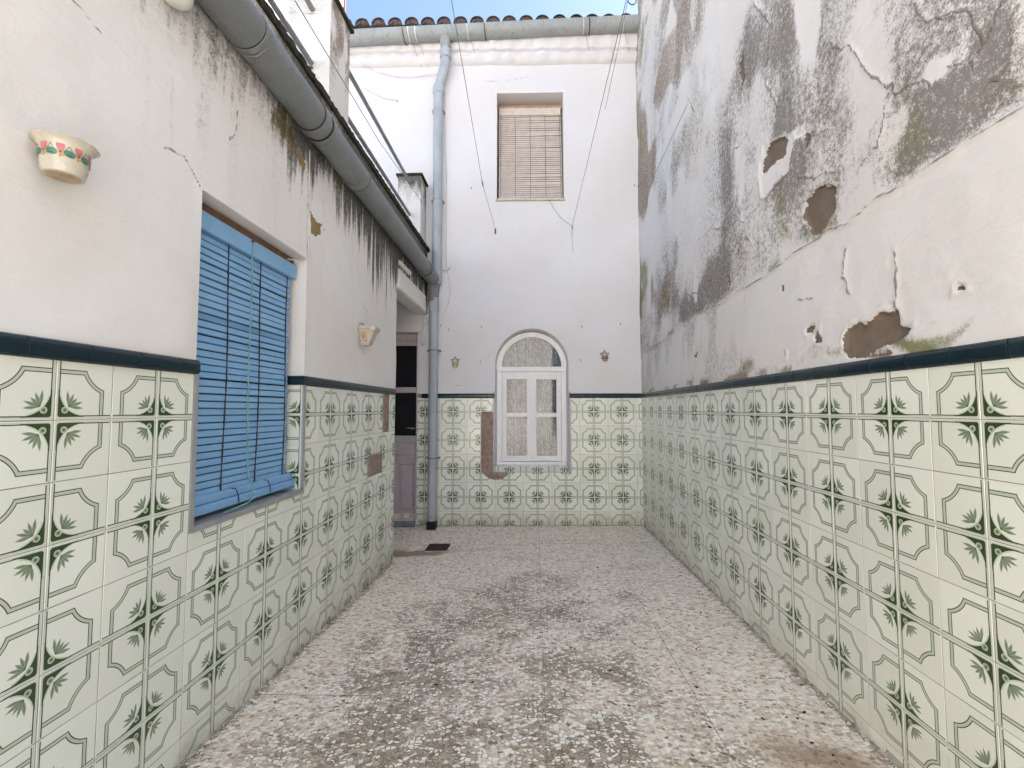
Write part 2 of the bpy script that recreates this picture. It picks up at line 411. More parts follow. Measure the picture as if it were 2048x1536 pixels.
def lace():
    m = M('lace', 0.9, 0.1)
    uvn = m.node('ShaderNodeUVMap'); uv = uvn.outputs[0]
    def vo(sc, feat='F1'):
        v = m.node('ShaderNodeTexVoronoi'); v.voronoi_dimensions = '2D'; v.feature = feat; v.inputs['Scale'].default_value = sc; m.link(uv, v.inputs['Vector']); return S(m.nt, v.outputs['Distance'])
    net = vo(190, 'DISTANCE_TO_EDGE').lt(0.13)
    fl = vo(26); ring = (fl - 0.26).abs().lt(0.07); dot = fl.lt(0.1)
    n = m.noise(uv, 9, 4); motif = n.ss(0.52, 0.56)
    pet = vo(60, 'DISTANCE_TO_EDGE').lt(0.16) * motif
    fold = m.noise(m.coord('UV', (26, 0.6, 1)), 1.0, 2, 0.5).ss(0.35, 0.65)
    op = (net * 0.22 + (ring + dot + pet) * 0.32 + fold * 0.75).clamp() * 0.66 + 0.08
    m.color(m.mix(ring, (0.34, 0.345, 0.38), (0.52, 0.525, 0.57)))
    m.link(op, m.b.inputs['Alpha']); MAT['lace'] = m.m
lace()
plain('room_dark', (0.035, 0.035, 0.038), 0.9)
plain('ceramic', (0.52, 0.48, 0.40), 0.25, 0.5, var=0.1)
plain('clay', (0.42, 0.31, 0.21), 0.8, var=0.25, nscale=40)
plain('paint_green', (0.06, 0.20, 0.13), 0.3, var=0.3, nscale=60)
plain('paint_dark', (0.03, 0.07, 0.05), 0.3)
plain('paint_pink', (0.52, 0.16, 0.16), 0.3, var=0.25, nscale=60)
plain('paint_ochre', (0.50, 0.24, 0.06), 0.3, var=0.2)
plain('paint_red', (0.50, 0.07, 0.03), 0.3)
plain('paint_blue', (0.07, 0.10, 0.16), 0.3)
plain('wire', (0.16, 0.155, 0.16), 0.6)
plain('wire_dark', (0.03, 0.035, 0.05), 0.5)
plain('cable_white', (0.60, 0.58, 0.57), 0.6)
plain('rust', (0.12, 0.06, 0.035), 0.8)
plain('iron_drain', (0.075, 0.045, 0.038), 0.8, 0.3, 0.2, var=0.5, nscale=40)
plain('salmon', (0.62, 0.53, 0.455), 0.9, var=0.06)
plain('terracotta', (0.12, 0.085, 0.08), 0.9, 0.2, var=0.4, nscale=20)
plain('roof_tile', (0.09, 0.085, 0.082), 0.85, 0.2, var=0.5, nscale=9)
plain('white_plastic', (0.66, 0.66, 0.60), 0.35, var=0.1)
plain('seed', (0.015, 0.010, 0.008), 0.8)
plain('leaf_litter', (0.09, 0.05, 0.03), 0.9)
plain('mast_red', (0.14, 0.03, 0.035), 0.7)
plain('plaster_bounce', (0.72, 0.69, 0.64), 0.9, var=0.08)  # pale plaster of the house added to bounce sunlight
plain('bounce_patio', (0.66, 0.61, 0.54), 0.9, var=0.2)  # pale paving added behind the viewer to bounce sunlight
plain('ground', (0.25, 0.22, 0.18), 0.95)

# ------------------------------------------------------------------ mesh helpers
def xid(p): return p
class MB:
    def __init__(s): s.v = []; s.f = []; s.uv = None; s.mi = []; s.cur = 0
    def add(s, vs, fs):
        o = len(s.v); s.v += [tuple(p) for p in vs]; s.f += [tuple(i + o for i in f) for f in fs]; s.mi += [s.cur] * len(fs); return s
    def box(s, a, b, bev=0.0):
        x0, y0, z0 = [min(p, q) for p, q in zip(a, b)]; x1, y1, z1 = [max(p, q) for p, q in zip(a, b)]
        if bev <= 0:
            vs = [(x, y, z) for z in (z0, z1) for y in (y0, y1) for x in (x0, x1)]
            return s.add(vs, [(0, 2, 3, 1), (4, 5, 7, 6), (0, 1, 5, 4), (2, 6, 7, 3), (0, 4, 6, 2), (1, 3, 7, 5)])
        b_ = min(bev, (x1 - x0) / 2.2, (y1 - y0) / 2.2, (z1 - z0) / 2.2); vs = []; idx = {}
        X, Y, Z = (x0, x1), (y0, y1), (z0, z1); sg = (1, -1)
        for i in (0, 1):
            for j in (0, 1):
                for k in (0, 1):
                    for ax in range(3):
                        p = [X[i] + sg[i] * b_, Y[j] + sg[j] * b_, Z[k] + sg[k] * b_]
                        p[ax] = (X[i], Y[j], Z[k])[ax]; idx[(i, j, k, ax)] = len(vs); vs.append(tuple(p))
        fs = []
        g = lambda i, j, k, a: idx[(i, j, k, a)]
        for i in (0, 1):
            q = [g(i, 0, 0, 0), g(i, 1, 0, 0), g(i, 1, 1, 0), g(i, 0, 1, 0)]; fs.append(tuple(q if i else q[::-1]))
            q = [g(0, i, 0, 1), g(0, i, 1, 1), g(1, i, 1, 1), g(1, i, 0, 1)]; fs.append(tuple(q if i else q[::-1]))
            q = [g(0, 0, i, 2), g(1, 0, i, 2), g(1, 1, i, 2), g(0, 1, i, 2)]; fs.append(tuple(q if i else q[::-1]))
        for i in (0, 1):
            for j in (0, 1):
                fs.append((g(i, j, 0, 0), g(i, j, 1, 0), g(i, j, 1, 1), g(i, j, 0, 1)))
                fs.append((g(i, 0, j, 0), g(i, 1, j, 0), g(i, 1, j, 2), g(i, 0, j, 2)))
                fs.append((g(0, i, j, 1), g(1, i, j, 1), g(1, i, j, 2), g(0, i, j, 2)))
                for k in (0, 1): fs.append((g(i, j, k, 0), g(i, j, k, 1), g(i, j, k, 2)))
        return s.add(vs, fs)
    def tube(s, pts, r, n=8, cap=True):
        pts = [Vector(p) for p in pts]; rs = r if isinstance(r, (list, tuple)) else [r] * len(pts)
        up = Vector((0, 0, 1)); rings = []
        prev = None
        for i, p in enumerate(pts):
            t = (pts[min(i + 1, len(pts) - 1)] - pts[max(i - 1, 0)]).normalized()
            if prev is None:
                a = t.cross(up) if abs(t.dot(up)) < 0.95 else t.cross(Vector((1, 0, 0)))
            else: a = prev - t * prev.dot(t)
            a.normalize(); prev = a; b = t.cross(a)
            rings.append([tuple(p + (a * math.cos(2 * math.pi * k / n) + b * math.sin(2 * math.pi * k / n)) * rs[i]) for k in range(n)])
        vs = sum(rings, []); fs = []
        for i in range(len(pts) - 1):
            for k in range(n):
                k2 = (k + 1) % n; fs.append((i * n + k, i * n + k2, (i + 1) * n + k2, (i + 1) * n + k))
        if cap: fs.append(tuple(range(n))[::-1]); fs.append(tuple((len(pts) - 1) * n + k for k in range(n)))
        return s.add(vs, fs)
    def lathe(s, c, prof, n=24, axis='z', a0=0, a1=2 * math.pi, mod=None):
        full = abs(a1 - a0 - 2 * math.pi) < 1e-6; m = n if full else n + 1; vs = []
        for (r, h) in prof:
            for k in range(m):
                t = a0 + (a1 - a0) * k / n; rr = r * (mod(t, h) if mod else 1)
                vs.append((c[0] + rr * math.cos(t), c[1] + rr * math.sin(t), c[2] + h))
        fs = []
        for i in range(len(prof) - 1):
            for k in range(n):
                k2 = (k + 1) % m; fs.append((i * m + k, i * m + k2, (i + 1) * m + k2, (i + 1) * m + k))
        return s.add(vs, fs)
    def prism(s, poly, f0, f1):   # poly list of 2d, f0/f1 map 2d->3d for front/back
        n = len(poly); vs = [f0(*p) for p in poly] + [f1(*p) for p in poly]
        fs = [tuple(range(n)), tuple(range(n, 2 * n))[::-1]] + [(i, i + n, (i + 1) % n + n, (i + 1) % n) for i in range(n)]
        return s.add(vs, fs)
    def mesh(s, name, org=(0, 0, 0), smooth=False, uv=None):
        me = bpy.data.meshes.new(name)
        me.from_pydata([(x - org[0], y - org[1], z - org[2]) for x, y, z in s.v], [], s.f)
        if smooth:
            me.polygons.foreach_set('use_smooth', [True] * len(me.polygons))
        if any(s.mi): me.polygons.foreach_set('material_index', s.mi)
        me.update(); return me
ORG = {}
def link(o, parent=None):
    col.objects.link(o)
    if parent: o.parent = parent
    return o
def thing(name, label, cat, org=(0, 0, 0), frame='W', group=None, kind=None):
    o = bpy.data.objects.new(name, None); o.empty_display_size = 0.05; link(o)
    o.location = org if frame == 'W' else E2W(*org); o.rotation_euler = (0, 0, 0 if frame == 'W' else A)
    ORG[o.name] = org
    o['label'] = label; o['category'] = cat
    if group: o['group'] = group
    if kind: o['kind'] = kind
    return o
def part(name, mb, mat, parent, smooth=False, label=None, kind=None, auto=None):
    org = ORG.get(parent.name, (0, 0, 0)) if parent else (0, 0, 0)
    me = mb.mesh(name, org)
    if smooth:
        me.polygons.foreach_set('use_smooth', [True] * len(me.polygons))
        me.set_sharp_from_angle(angle=R(auto or 38))
    mats = mat if isinstance(mat, (list, tuple)) else [mat]
    for x in mats: me.materials.append(MAT[x])
    o = bpy.data.objects.new(name, me); link(o, parent)
    if parent: ORG[o.name] = org
    if label: o['label'] = label
    if kind: o['kind'] = kind
    return o
def single(name, label, cat, mb, mat, smooth=True, group=None, frame='W', org=(0, 0, 0), kind=None):
    me = mb.mesh(name, org)
    if smooth: me.polygons.foreach_set('use_smooth', [True] * len(me.polygons)); me.set_sharp_from_angle(angle=R(38))
    for x in (mat if isinstance(mat, (list, tuple)) else [mat]): me.materials.append(MAT[x])
    o = bpy.data.objects.new(name, me); link(o)
    o.location = org if frame == 'W' else E2W(*org); o.rotation_euler = (0, 0, 0 if frame == 'W' else A)
    if label: o['label'] = label
    if cat: o['category'] = cat
    if group: o['group'] = group
    if kind: o['kind'] = kind
    return o

def lines(lo, hi, step, extra=()):
    xs = list(np.linspace(lo, hi, max(2, int(round((hi - lo) / step)) + 1)))
    for e in extra:
        if lo < e < hi:
            k = int(np.argmin([abs(x - e) for x in xs])); xs[k] = e
    return np.array(sorted(set(xs)))
def field_mesh(name, S_, Z_, fn, mp, keep, mat, parent, dispk=1.0):
    """grid wall: fn(s,z) -> dict of attributes incl. 'disp' (m, towards the viewer)."""
    s, z = np.meshgrid(S_, Z_, indexing='ij'); at = fn(s.ravel(), z.ravel()); d = at.pop('disp') * dispk
    co = mp(s.ravel(), z.ravel(), d)
    if 'peel' in at: at['peel'] = np.clip(at['peel'] + .05, 0, 1); at['crack'] = np.clip(.05 - at['crack'], 0, 1)
    ns, nz = len(S_), len(Z_)
    i, j = np.meshgrid(np.arange(ns - 1), np.arange(nz - 1), indexing='ij')
    sc_, zc_ = (S_[:-1] + S_[1:]) / 2, (Z_[:-1] + Z_[1:]) / 2
    kk = keep(*np.meshgrid(sc_, zc_, indexing='ij'))
    i, j = i[kk], j[kk]
    q = np.stack([i * nz + j, (i + 1) * nz + j, (i + 1) * nz + j + 1, i * nz + j + 1], 1).astype(np.int32)
    used = np.unique(q); rem = np.full(ns * nz, -1, np.int32); rem[used] = np.arange(len(used)); q = rem[q]; co = co[used]
    org = np.array(ORG.get(parent.name, (0, 0, 0))) if parent else 0
    me = bpy.data.meshes.new(name)
    me.vertices.add(len(co)); me.vertices.foreach_set('co', (co - org).astype(np.float32).ravel())
    me.loops.add(q.size); me.loops.foreach_set('vertex_index', q.ravel())
    me.polygons.add(len(q)); me.polygons.foreach_set('loop_start', np.arange(0, q.size, 4, dtype=np.int32))
    me.polygons.foreach_set('use_smooth', np.ones(len(q), bool))
    me.update(calc_edges=True)
    for k, v in at.items():
        a = me.attributes.new(k, 'FLOAT', 'POINT'); a.data.foreach_set('value', np.asarray(v)[used].astype(np.float32))
    me.materials.append(MAT[mat])
    o = bpy.data.objects.new(name, me); link(o, parent)
    if parent: ORG[o.name] = tuple(org)
    return o

# ================================================================== SETTING: ground, floor
g = MB().box((-60, -60, -0.5), (60, 60, -0.3)); o = single('ground', None, None, g, 'ground', False, kind='structure')
cr = random.Random(3)
dirt_b = []   # (x, y, rx, ry, amp)
def floor_fields(x, y):
    W = lambda a, b: (x + (fbm(x * 3, y * 3, a) - .5) * b, y + (fbm(x * 3 + 9, y * 3, a + 3) - .5) * b)
    xx, yy = W(5, 0.35)
    d = np.zeros_like(x)
    for (cx, cy, rx, ry, am) in [(-0.35, 1.45, .48, .50, 1.0), (-0.62, 1.9, .25, .60, .95), (-0.1, 1.9, .75, .65, .50), (-.2, 2.7, .7, .6, .52), (.15, 1.6, .75, .5, .42), (-.75, 2.2, .25, .5, .5), (-0.55, 2.35, .2, .3, .7), (0.0, 1.75, .3, .35, .75),
                                 (0.18, 1.62, .22, .25, .9), (0.3, 2.05, .25, .18, .75), (0.28, 2.6, .22, .28, .8), (-0.15, 3.0, .35, .22, .75), (0.1, 3.3, .3, .2, .6),
                                 (-0.42, 2.75, .25, .25, .6), (0.42, 2.95, .2, .12, .55), (-0.1, 3.85, .2, .1, .35), (-0.05, 2.3, .4, .3, .45), (-0.8, 1.6, .18, .4, .6),
                                 (-0.2, 1.0, .5, .4, .8), (0.45, 1.55, .2, .2, .4), (0.05, 2.9, .4, .5, .35), (0.6, 2.5, .2, .2, .2), (0.0, 0.2, .8, .8, .6)]:
        d = np.maximum(d, am * blob(xx, yy, cx, cy, rx, ry))
    d = d * (0.45 + 1.1 * sst(.25, .8, fbm(x * 7, y * 7, 40))) + 0.04 * sst(.45, .8, fbm(x * 2, y * 2, 21))
    edge = np.minimum(np.abs(x - XL), np.abs(x - XR)); edge = np.where((y > 3.75) & (x < 0), 0.5, edge)
    d = d + 0.85 * np.exp(-edge / 0.016) + .5 * np.exp(-edge / .05) * fbm(x * 9, y * 9, 3) + 0.7 * np.exp(-np.abs(y - (Y0 + (x - XR) * .03)) / 0.014)
    rust = 1.0 * blob(xx, yy, -1.15, 4.05, .32, .09) + 1.2 * blob(xx, yy, -1.25, 4.1, .3, .04) + .35 * blob(xx, yy, -.4, 4.1, .5, .05) + .7 * blob(xx, yy, .85, 1.62, .18, .14) + \
        .35 * blob(xx, yy, .75, 3.55, .3, .08) + .3 * blob(xx, yy, .2, 4.3, .3, .05) + .3 * blob(xx, yy, .7, 2.2, .1, .3) + .3 * blob(xx, yy, 1.0, 1.6, .08, .5)
    return d, rust
floor_root = bpy.data.objects.new('floor', None); link(floor_root); floor_root['kind'] = 'structure'
DR = (-0.987, -0.786, 4.085, 4.305)   # drain opening
XS = [-2.965, -2.365, -1.765, XL - 0.003, -0.565, 0.035, 0.635, XR + 0.01]
YS = [-3.0, -1.64, -0.46, 0.72, 1.90, 3.08, 4.26, 5.4]
for a_ in range(len(XS) - 1):
    for b_ in range(len(YS) - 1):
        x0, x1, y0, y1 = XS[a_] + .0007, XS[a_ + 1] - .0007, YS[b_] + .0006, YS[b_ + 1] - .0006
        if x1 < XL + .1 and y0 < 3.0: continue
        st = 0.02 if (x0 > -1.3 and y0 > 0.3) else 0.08
        sx, sy = lines(x0, x1, st, DR[:2]), lines(y0, y1, st, DR[2:])
        tilt = cr.uniform(-.0006, .0006)
        def ff(s, z):
            d, ru = floor_fields(s, z); return {'disp': np.zeros_like(s) + tilt, 'dirt': d, 'rust': ru}
        def mp(s, z, d): return np.stack([s, z, np.array([fz(p, q) for p, q in zip(s, z)]) + d], 1)
        def kp(s, z): return ~((s > DR[0]) & (s < DR[1]) & (z > DR[2]) & (z < DR[3]))
        field_mesh('slab', sx, sy, ff, mp, kp, 'terrazzo', floor_root)
jb = MB()
xs_, ys_ = np.linspace(-3, XR + .05, 60), np.linspace(-3, 5.5, 86)
vs_ = [(x, y, fz(x, y) - .004) for x in xs_ for y in ys_]
keepf = [(i * 86 + j, (i + 1) * 86 + j, (i + 1) * 86 + j + 1, i * 86 + j + 1) for i in range(59) for j in range(85)]
jb.add(vs_, [f for f in keepf if not any(abs(vs_[k][0] + .887) < .12 and abs(vs_[k][1] - 4.195) < .13 for k in f)])
part('joint_bed', jb, 'joint', floor_root)

# drain grate
dz = fz(-.88, 4.2)
dr = thing('floor_drain', 'small square rusty brown metal drain grate set in the speckled floor', 'drain', (-.887, 4.195, dz))
b = MB(); t = .012
b.box((DR[0], DR[2], dz - .02), (DR[1], DR[2] + t, dz + .001)); b.box((DR[0], DR[3] - t, dz - .02), (DR[1], DR[3], dz + .001))
b.box((DR[0], DR[2] + t, dz - .02), (DR[0] + t, DR[3] - t, dz + .001)); b.box((DR[1] - t, DR[2] + t, dz - .02), (DR[1], DR[3] - t, dz + .001))
part('frame', b, 'iron_drain', dr)
b = MB(); nx = 7
for i in range(nx):
    x = DR[0] + t + (DR[1] - DR[0] - 2 * t) * (i + .5) / nx; b.box((x - .009, DR[2] + t, dz - .012), (x + .009, DR[3] - t, dz))
for i in range(8):
    y = DR[2] + t + (DR[3] - DR[2] - 2 * t) * (i + .5) / 8; b.box((DR[0] + t, y - .008, dz - .011), (DR[1] - t, y + .008, dz - .0013))
part('grate', b, 'iron_drain', dr)
part('pit', MB().box((DR[0] - .01, DR[2] - .01, dz - .12), (DR[1] + .01, DR[3] + .01, dz - .05)), 'gap_shade', dr)  # block painted black as the shade down the drain

# ================================================================== TILE WORK
TS = 0.15; TH = 0.008; GAP = 0.0011
def tile_piece(mb, uvs, s0, s1, z0, z1, su, sz, fmap, bev=0.0009):
    """front towards +d; uv from star corner at (su,sz)."""
    g0, g1, h0, h1 = s0 + GAP, s1 - GAP, z0 + GAP, z1 - GAP
    v = [(g0 + bev, h0 + bev, 0), (g1 - bev, h0 + bev, 0), (g1 - bev, h1 - bev, 0), (g0 + bev, h1 - bev, 0),
         (g0, h0, -bev), (g1, h0, -bev), (g1, h1, -bev), (g0, h1, -bev), (g0, h0, -TH), (g1, h0, -TH), (g1, h1, -TH), (g0, h1, -TH)]
    o = len(mb.v)
    fs = [(0, 1, 2, 3)] + [(i, i + 4, (i + 1) % 4 + 4, (i + 1) % 4) for i in range(4)] + [(i + 4, i + 8, (i + 1) % 4 + 8, (i + 1) % 4 + 4) for i in range(4)]
    mb.add([fmap(*p) for p in v], fs)
    for p in v: uvs.append((abs(p[0] - su) / TS, abs(p[1] - sz) / TS))
def uvmesh(mb, uvs, name):
    me = mb.mesh(name); l = me.uv_layers.new(name='UVMap')
    vi = np.zeros(len(me.loops), np.int32); me.loops.foreach_get('vertex_index', vi)
    l.data.foreach_set('uv', np.array(uvs, np.float32)[vi].ravel()); me.materials.append(MAT['tile']); return me
FULL = {}
def tile_wall(parent, s_stars, srange, zr, holes, fm, lim=10**9, org=(0, 0, 0), missing=()):
    """fm(s,z,d)-> parent-local coords. holes: (s0,s1,z0,z1)."""
    s0, s1 = srange; k0 = math.floor((s0 - s_stars) / TS + 1e-6); k1 = math.ceil((s1 - s_stars) / TS - 1e-6); cells = []
    rt = random.Random(11)
    for k in range(k0, k1):
        for r in range(zr[0], zr[1]):
            a, b = s_stars + k * TS, s_stars + (k + 1) * TS; hi, lo = ZT + TS - r * TS, ZT - r * TS
            if (k, r) in missing: continue
            a2, b2 = max(a, s0), min(b, s1)
            if b2 - a2 < .012: continue
            rects = [(a2, b2, lo, hi)]
            for (h0, h1, w0, w1) in holes:
                out = []
                for (p, q, l, h) in rects:
                    if q <= h0 or p >= h1 or h <= w0 or l >= w1: out.append((p, q, l, h)); continue
                    if p < h0: out.append((p, h0, l, h))
                    if q > h1: out.append((h1, q, l, h))
                    m0, m1 = max(p, h0), min(q, h1)
                    if l < w0: out.append((m0, m1, l, w0))
                    if h > w1: out.append((m0, m1, w1, h))
                rects = [x for x in out if x[1] - x[0] > .006 and x[3] - x[2] > .006]
            if not rects: continue
            su = a if k % 2 == 0 else b; sz = lo if r % 2 == 0 else hi
            cells.append((a, b, lo, hi, su, sz, rects, len(rects) == 1 and abs(rects[0][1] - rects[0][0] - TS) < 1e-6 and abs(rects[0][3] - rects[0][2] - TS) < 1e-6, (k % 2, r % 2)))
    cells.sort(key=lambda c: abs(c[0] - 1.2) if parent.name != 'house' else c[0])
    rest, ruv = MB(), []
    ex = Vector(fm(1, 0, 0)) - Vector(fm(0, 0, 0)); ez = Vector(fm(0, 1, 0)) - Vector(fm(0, 0, 0)); ed = Vector(fm(0, 0, 1)) - Vector(fm(0, 0, 0))
    rotm = Matrix((ex, ez, ed)).transposed().to_4x4()
    for n, (a, b, lo, hi, su, sz, rects, full, key) in enumerate(cells):
        if n >= lim:
            for rc_ in rects: tile_piece(rest, ruv, rc_[0], rc_[1], rc_[2], rc_[3], su, sz, fm)
            continue
        cs, cz = (a + b) / 2, (lo + hi) / 2
        if full:
            if key not in FULL:
                mb, uv = MB(), []; tile_piece(mb, uv, -TS / 2, TS / 2, -TS / 2, TS / 2, su - cs, sz - cz, lambda s, z, d: (s, z, d)); FULL[key] = uvmesh(mb, uv, 'tile')
            me = FULL[key]
        else:
            mb, uv = MB(), []
            for rc_ in rects: tile_piece(mb, uv, rc_[0] - cs, rc_[1] - cs, rc_[2] - cz, rc_[3] - cz, su - cs, sz - cz, lambda s, z, d: (s, z, d))
            me = uvmesh(mb, uv, 'tile')
        o = bpy.data.objects.new('tile', me); link(o, parent)
        o.matrix_local = Matrix.Translation(Vector(fm(cs, cz, rt.uniform(-.0003, .0003)))) @ rotm @ Matrix.Rotation(rt.gauss(0, .0035), 4, 'X') @ Matrix.Rotation(rt.gauss(0, .0035), 4, 'Y') @ Matrix.Rotation(rt.gauss(0, .0012), 4, 'Z')
    if rest.v:
        o = bpy.data.objects.new('tile', uvmesh(rest, ruv, 'tile_rest')); link(o, parent); o['kind'] = 'stuff'
def grout_sheet(parent, srange, zr, holes, fm):
    """bed between the tiles, 1.6 mm behind their faces, open where tiles are missing"""
    es = sorted(set([srange[0], srange[1]] + [h[0] for h in holes] + [h[1] for h in holes])); ez = sorted(set([zr[0], zr[1]] + [h[2] for h in holes] + [h[3] for h in holes]))
    b = MB()
    for a0, a1 in zip(es[:-1], es[1:]):
        for c0, c1 in zip(ez[:-1], ez[1:]):
            m, n = (a0 + a1) / 2, (c0 + c1) / 2
            if any(h[0] < m < h[1] and h[2] < n < h[3] for h in holes) or not (srange[0] <= m <= srange[1] and zr[0] <= n <= zr[1]): continue
            pts = [(a0, c0), (a1, c0), (a1, c1), (a0, c1)]
            b.prism(pts, lambda s, z: fm(s, z, -.0013), lambda s, z: fm(s, z, -.012))
    me = b.mesh('grout'); me.materials.append(MAT['grout']); o = bpy.data.objects.new('grout', me); link(o, parent); return o
def edge_tiles(parent, s0, s1, phase, fm, zb=1.3335, h=.046, prot=.011, lim=10**9):
    k0 = math.floor((s0 - phase) / TS); k = k0; P_ = [(0, -.004), (prot * .75, -.0), (prot, h * .22), (prot, h * .6), (prot * .75, h * .9), (prot * .3, h), (-.004, h)]
    while phase + k * TS < s1:
        a, b_ = max(s0, phase + k * TS) + .0009, min(s1, phase + (k + 1) * TS) - .0009; k += 1
        if b_ - a < .01: continue
        mb = MB(); n = len(P_); vs = []
        for s in (a, a + .0012, a + .004, b_ - .004, b_ - .0012, b_):
            sh = 0.0010 if s in (a, b_) else 0
            for (d, z) in P_: vs.append(fm(s, zb + z, d - sh))
        fs = [(i * n + j, (i + 1) * n + j, (i + 1) * n + j + 1, i * n + j + 1) for i in range(5) for j in range(n - 1)] + [tuple(range(n))[::-1], tuple(5 * n + i for i in range(n))]
        mb.add(vs, fs); me = mb.mesh('edge_tile'); me.polygons.foreach_set('use_smooth', [True] * len(me.polygons)); me.set_sharp_from_angle(angle=R(60))
        me.materials.append(MAT['edge_tile']); o = bpy.data.objects.new('edge_tile', me); link(o, parent)
def mortar_patch(parent, s0, s1, z0, z1, fm, base=-.008, amp=.005, seed=1, lumps=1, sdf=None, zl=1, name='mortar_patch'):
    n, m = max(4, int((s1 - s0) / .008)), max(4, int((z1 - z0) / .008)); b = MB(); vs = []
    for i in range(n + 1):
        for j in range(m + 1):
            s, z = s0 + (s1 - s0) * i / n, z0 + (z1 - z0) * j / m
            f = float(fbm(np.array([s * 40.]), np.array([z * 40.]), seed)[0]); w = abs(math.sin(math.pi * lumps * (s - s0) / (s1 - s0))) ** .3 * (abs(math.sin(math.pi * zl * ((z - z0) / (z1 - z0) + .02 * math.sin(s * 60)))) ** .25)
            vs.append(fm(s, z, base + amp * (f * .8 + w * .6)))
    fs = [(i * (m + 1) + j, (i + 1) * (m + 1) + j, (i + 1) * (m + 1) + j + 1, i * (m + 1) + j + 1) for i in range(n) for j in range(m)]
    if sdf:
        fs = [f for f in fs if sdf(s0 + (s1 - s0) * (f[0] // (m + 1) + .5) / n, z0 + (z1 - z0) * (f[0] % (m + 1) + .5) / m)]
    b.add(vs, fs); me = b.mesh(name); me.materials.append(MAT['mortar']); me.polygons.foreach_set('use_smooth', [True] * len(me.polygons))
    o = bpy.data.objects.new(name, me); link(o, parent); return o

# ================================================================== RIGHT WALL
rw = thing('party_wall', 'tall right-hand courtyard wall with mould-stained peeling plaster above patterned tiles', 'wall', (XR, 2.0, 0))
PA = [(1.94, 2.02), (1.92, 2.08), (1.83, 2.10), (1.73, 2.04), (1.75, 1.97), (1.79, 1.925), (1.84, 1.91), (1.89, 1.92)]
PB = [(2.28, 2.39), (2.24, 2.46), (2.19, 2.49), (2.10, 2.47), (2.05, 2.42), (2.07, 2.36), (2.18, 2.37), (2.26, 2.37)]
PBL = [(2.30, 2.39), (2.25, 2.52), (2.06, 2.47), (1.98, 2.39), (2.03, 2.27), (2.26, 2.25)]
PC = [(1.915, 2.37), (1.87, 2.33), (1.905, 2.27)]
PC2 = [(1.97, 2.38), (1.91, 2.41), (1.83, 2.37), (1.86, 2.34), (1.93, 2.35)]
PD = [(1.74, 1.43), (1.72, 1.49), (1.67, 1.52), (1.63, 1.505), (1.59, 1.51), (1.55, 1.535), (1.51, 1.52), (1.48, 1.525), (1.465, 1.47), (1.42, 1.465), (1.46, 1.425), (1.55, 1.41), (1.62, 1.39), (1.71, 1.395)]
PE = [(1.96, 1.55), (1.90, 1.55), (1.91, 1.525), (1.95, 1.525)]
PE2 = [(1.905, 1.515), (1.87, 1.53), (1.86, 1.475), (1.90, 1.475)]
LEDGE = [(4.95, 1.76), (3.91, 1.83), (3.17, 1.87), (2.49, 1.865), (2.25, 1.87), (1.89, 1.895), (1.6, 1.90), (1.36, 1.91), (1.13, 1.915), (0.5, 1.93), (-3, 1.95)]
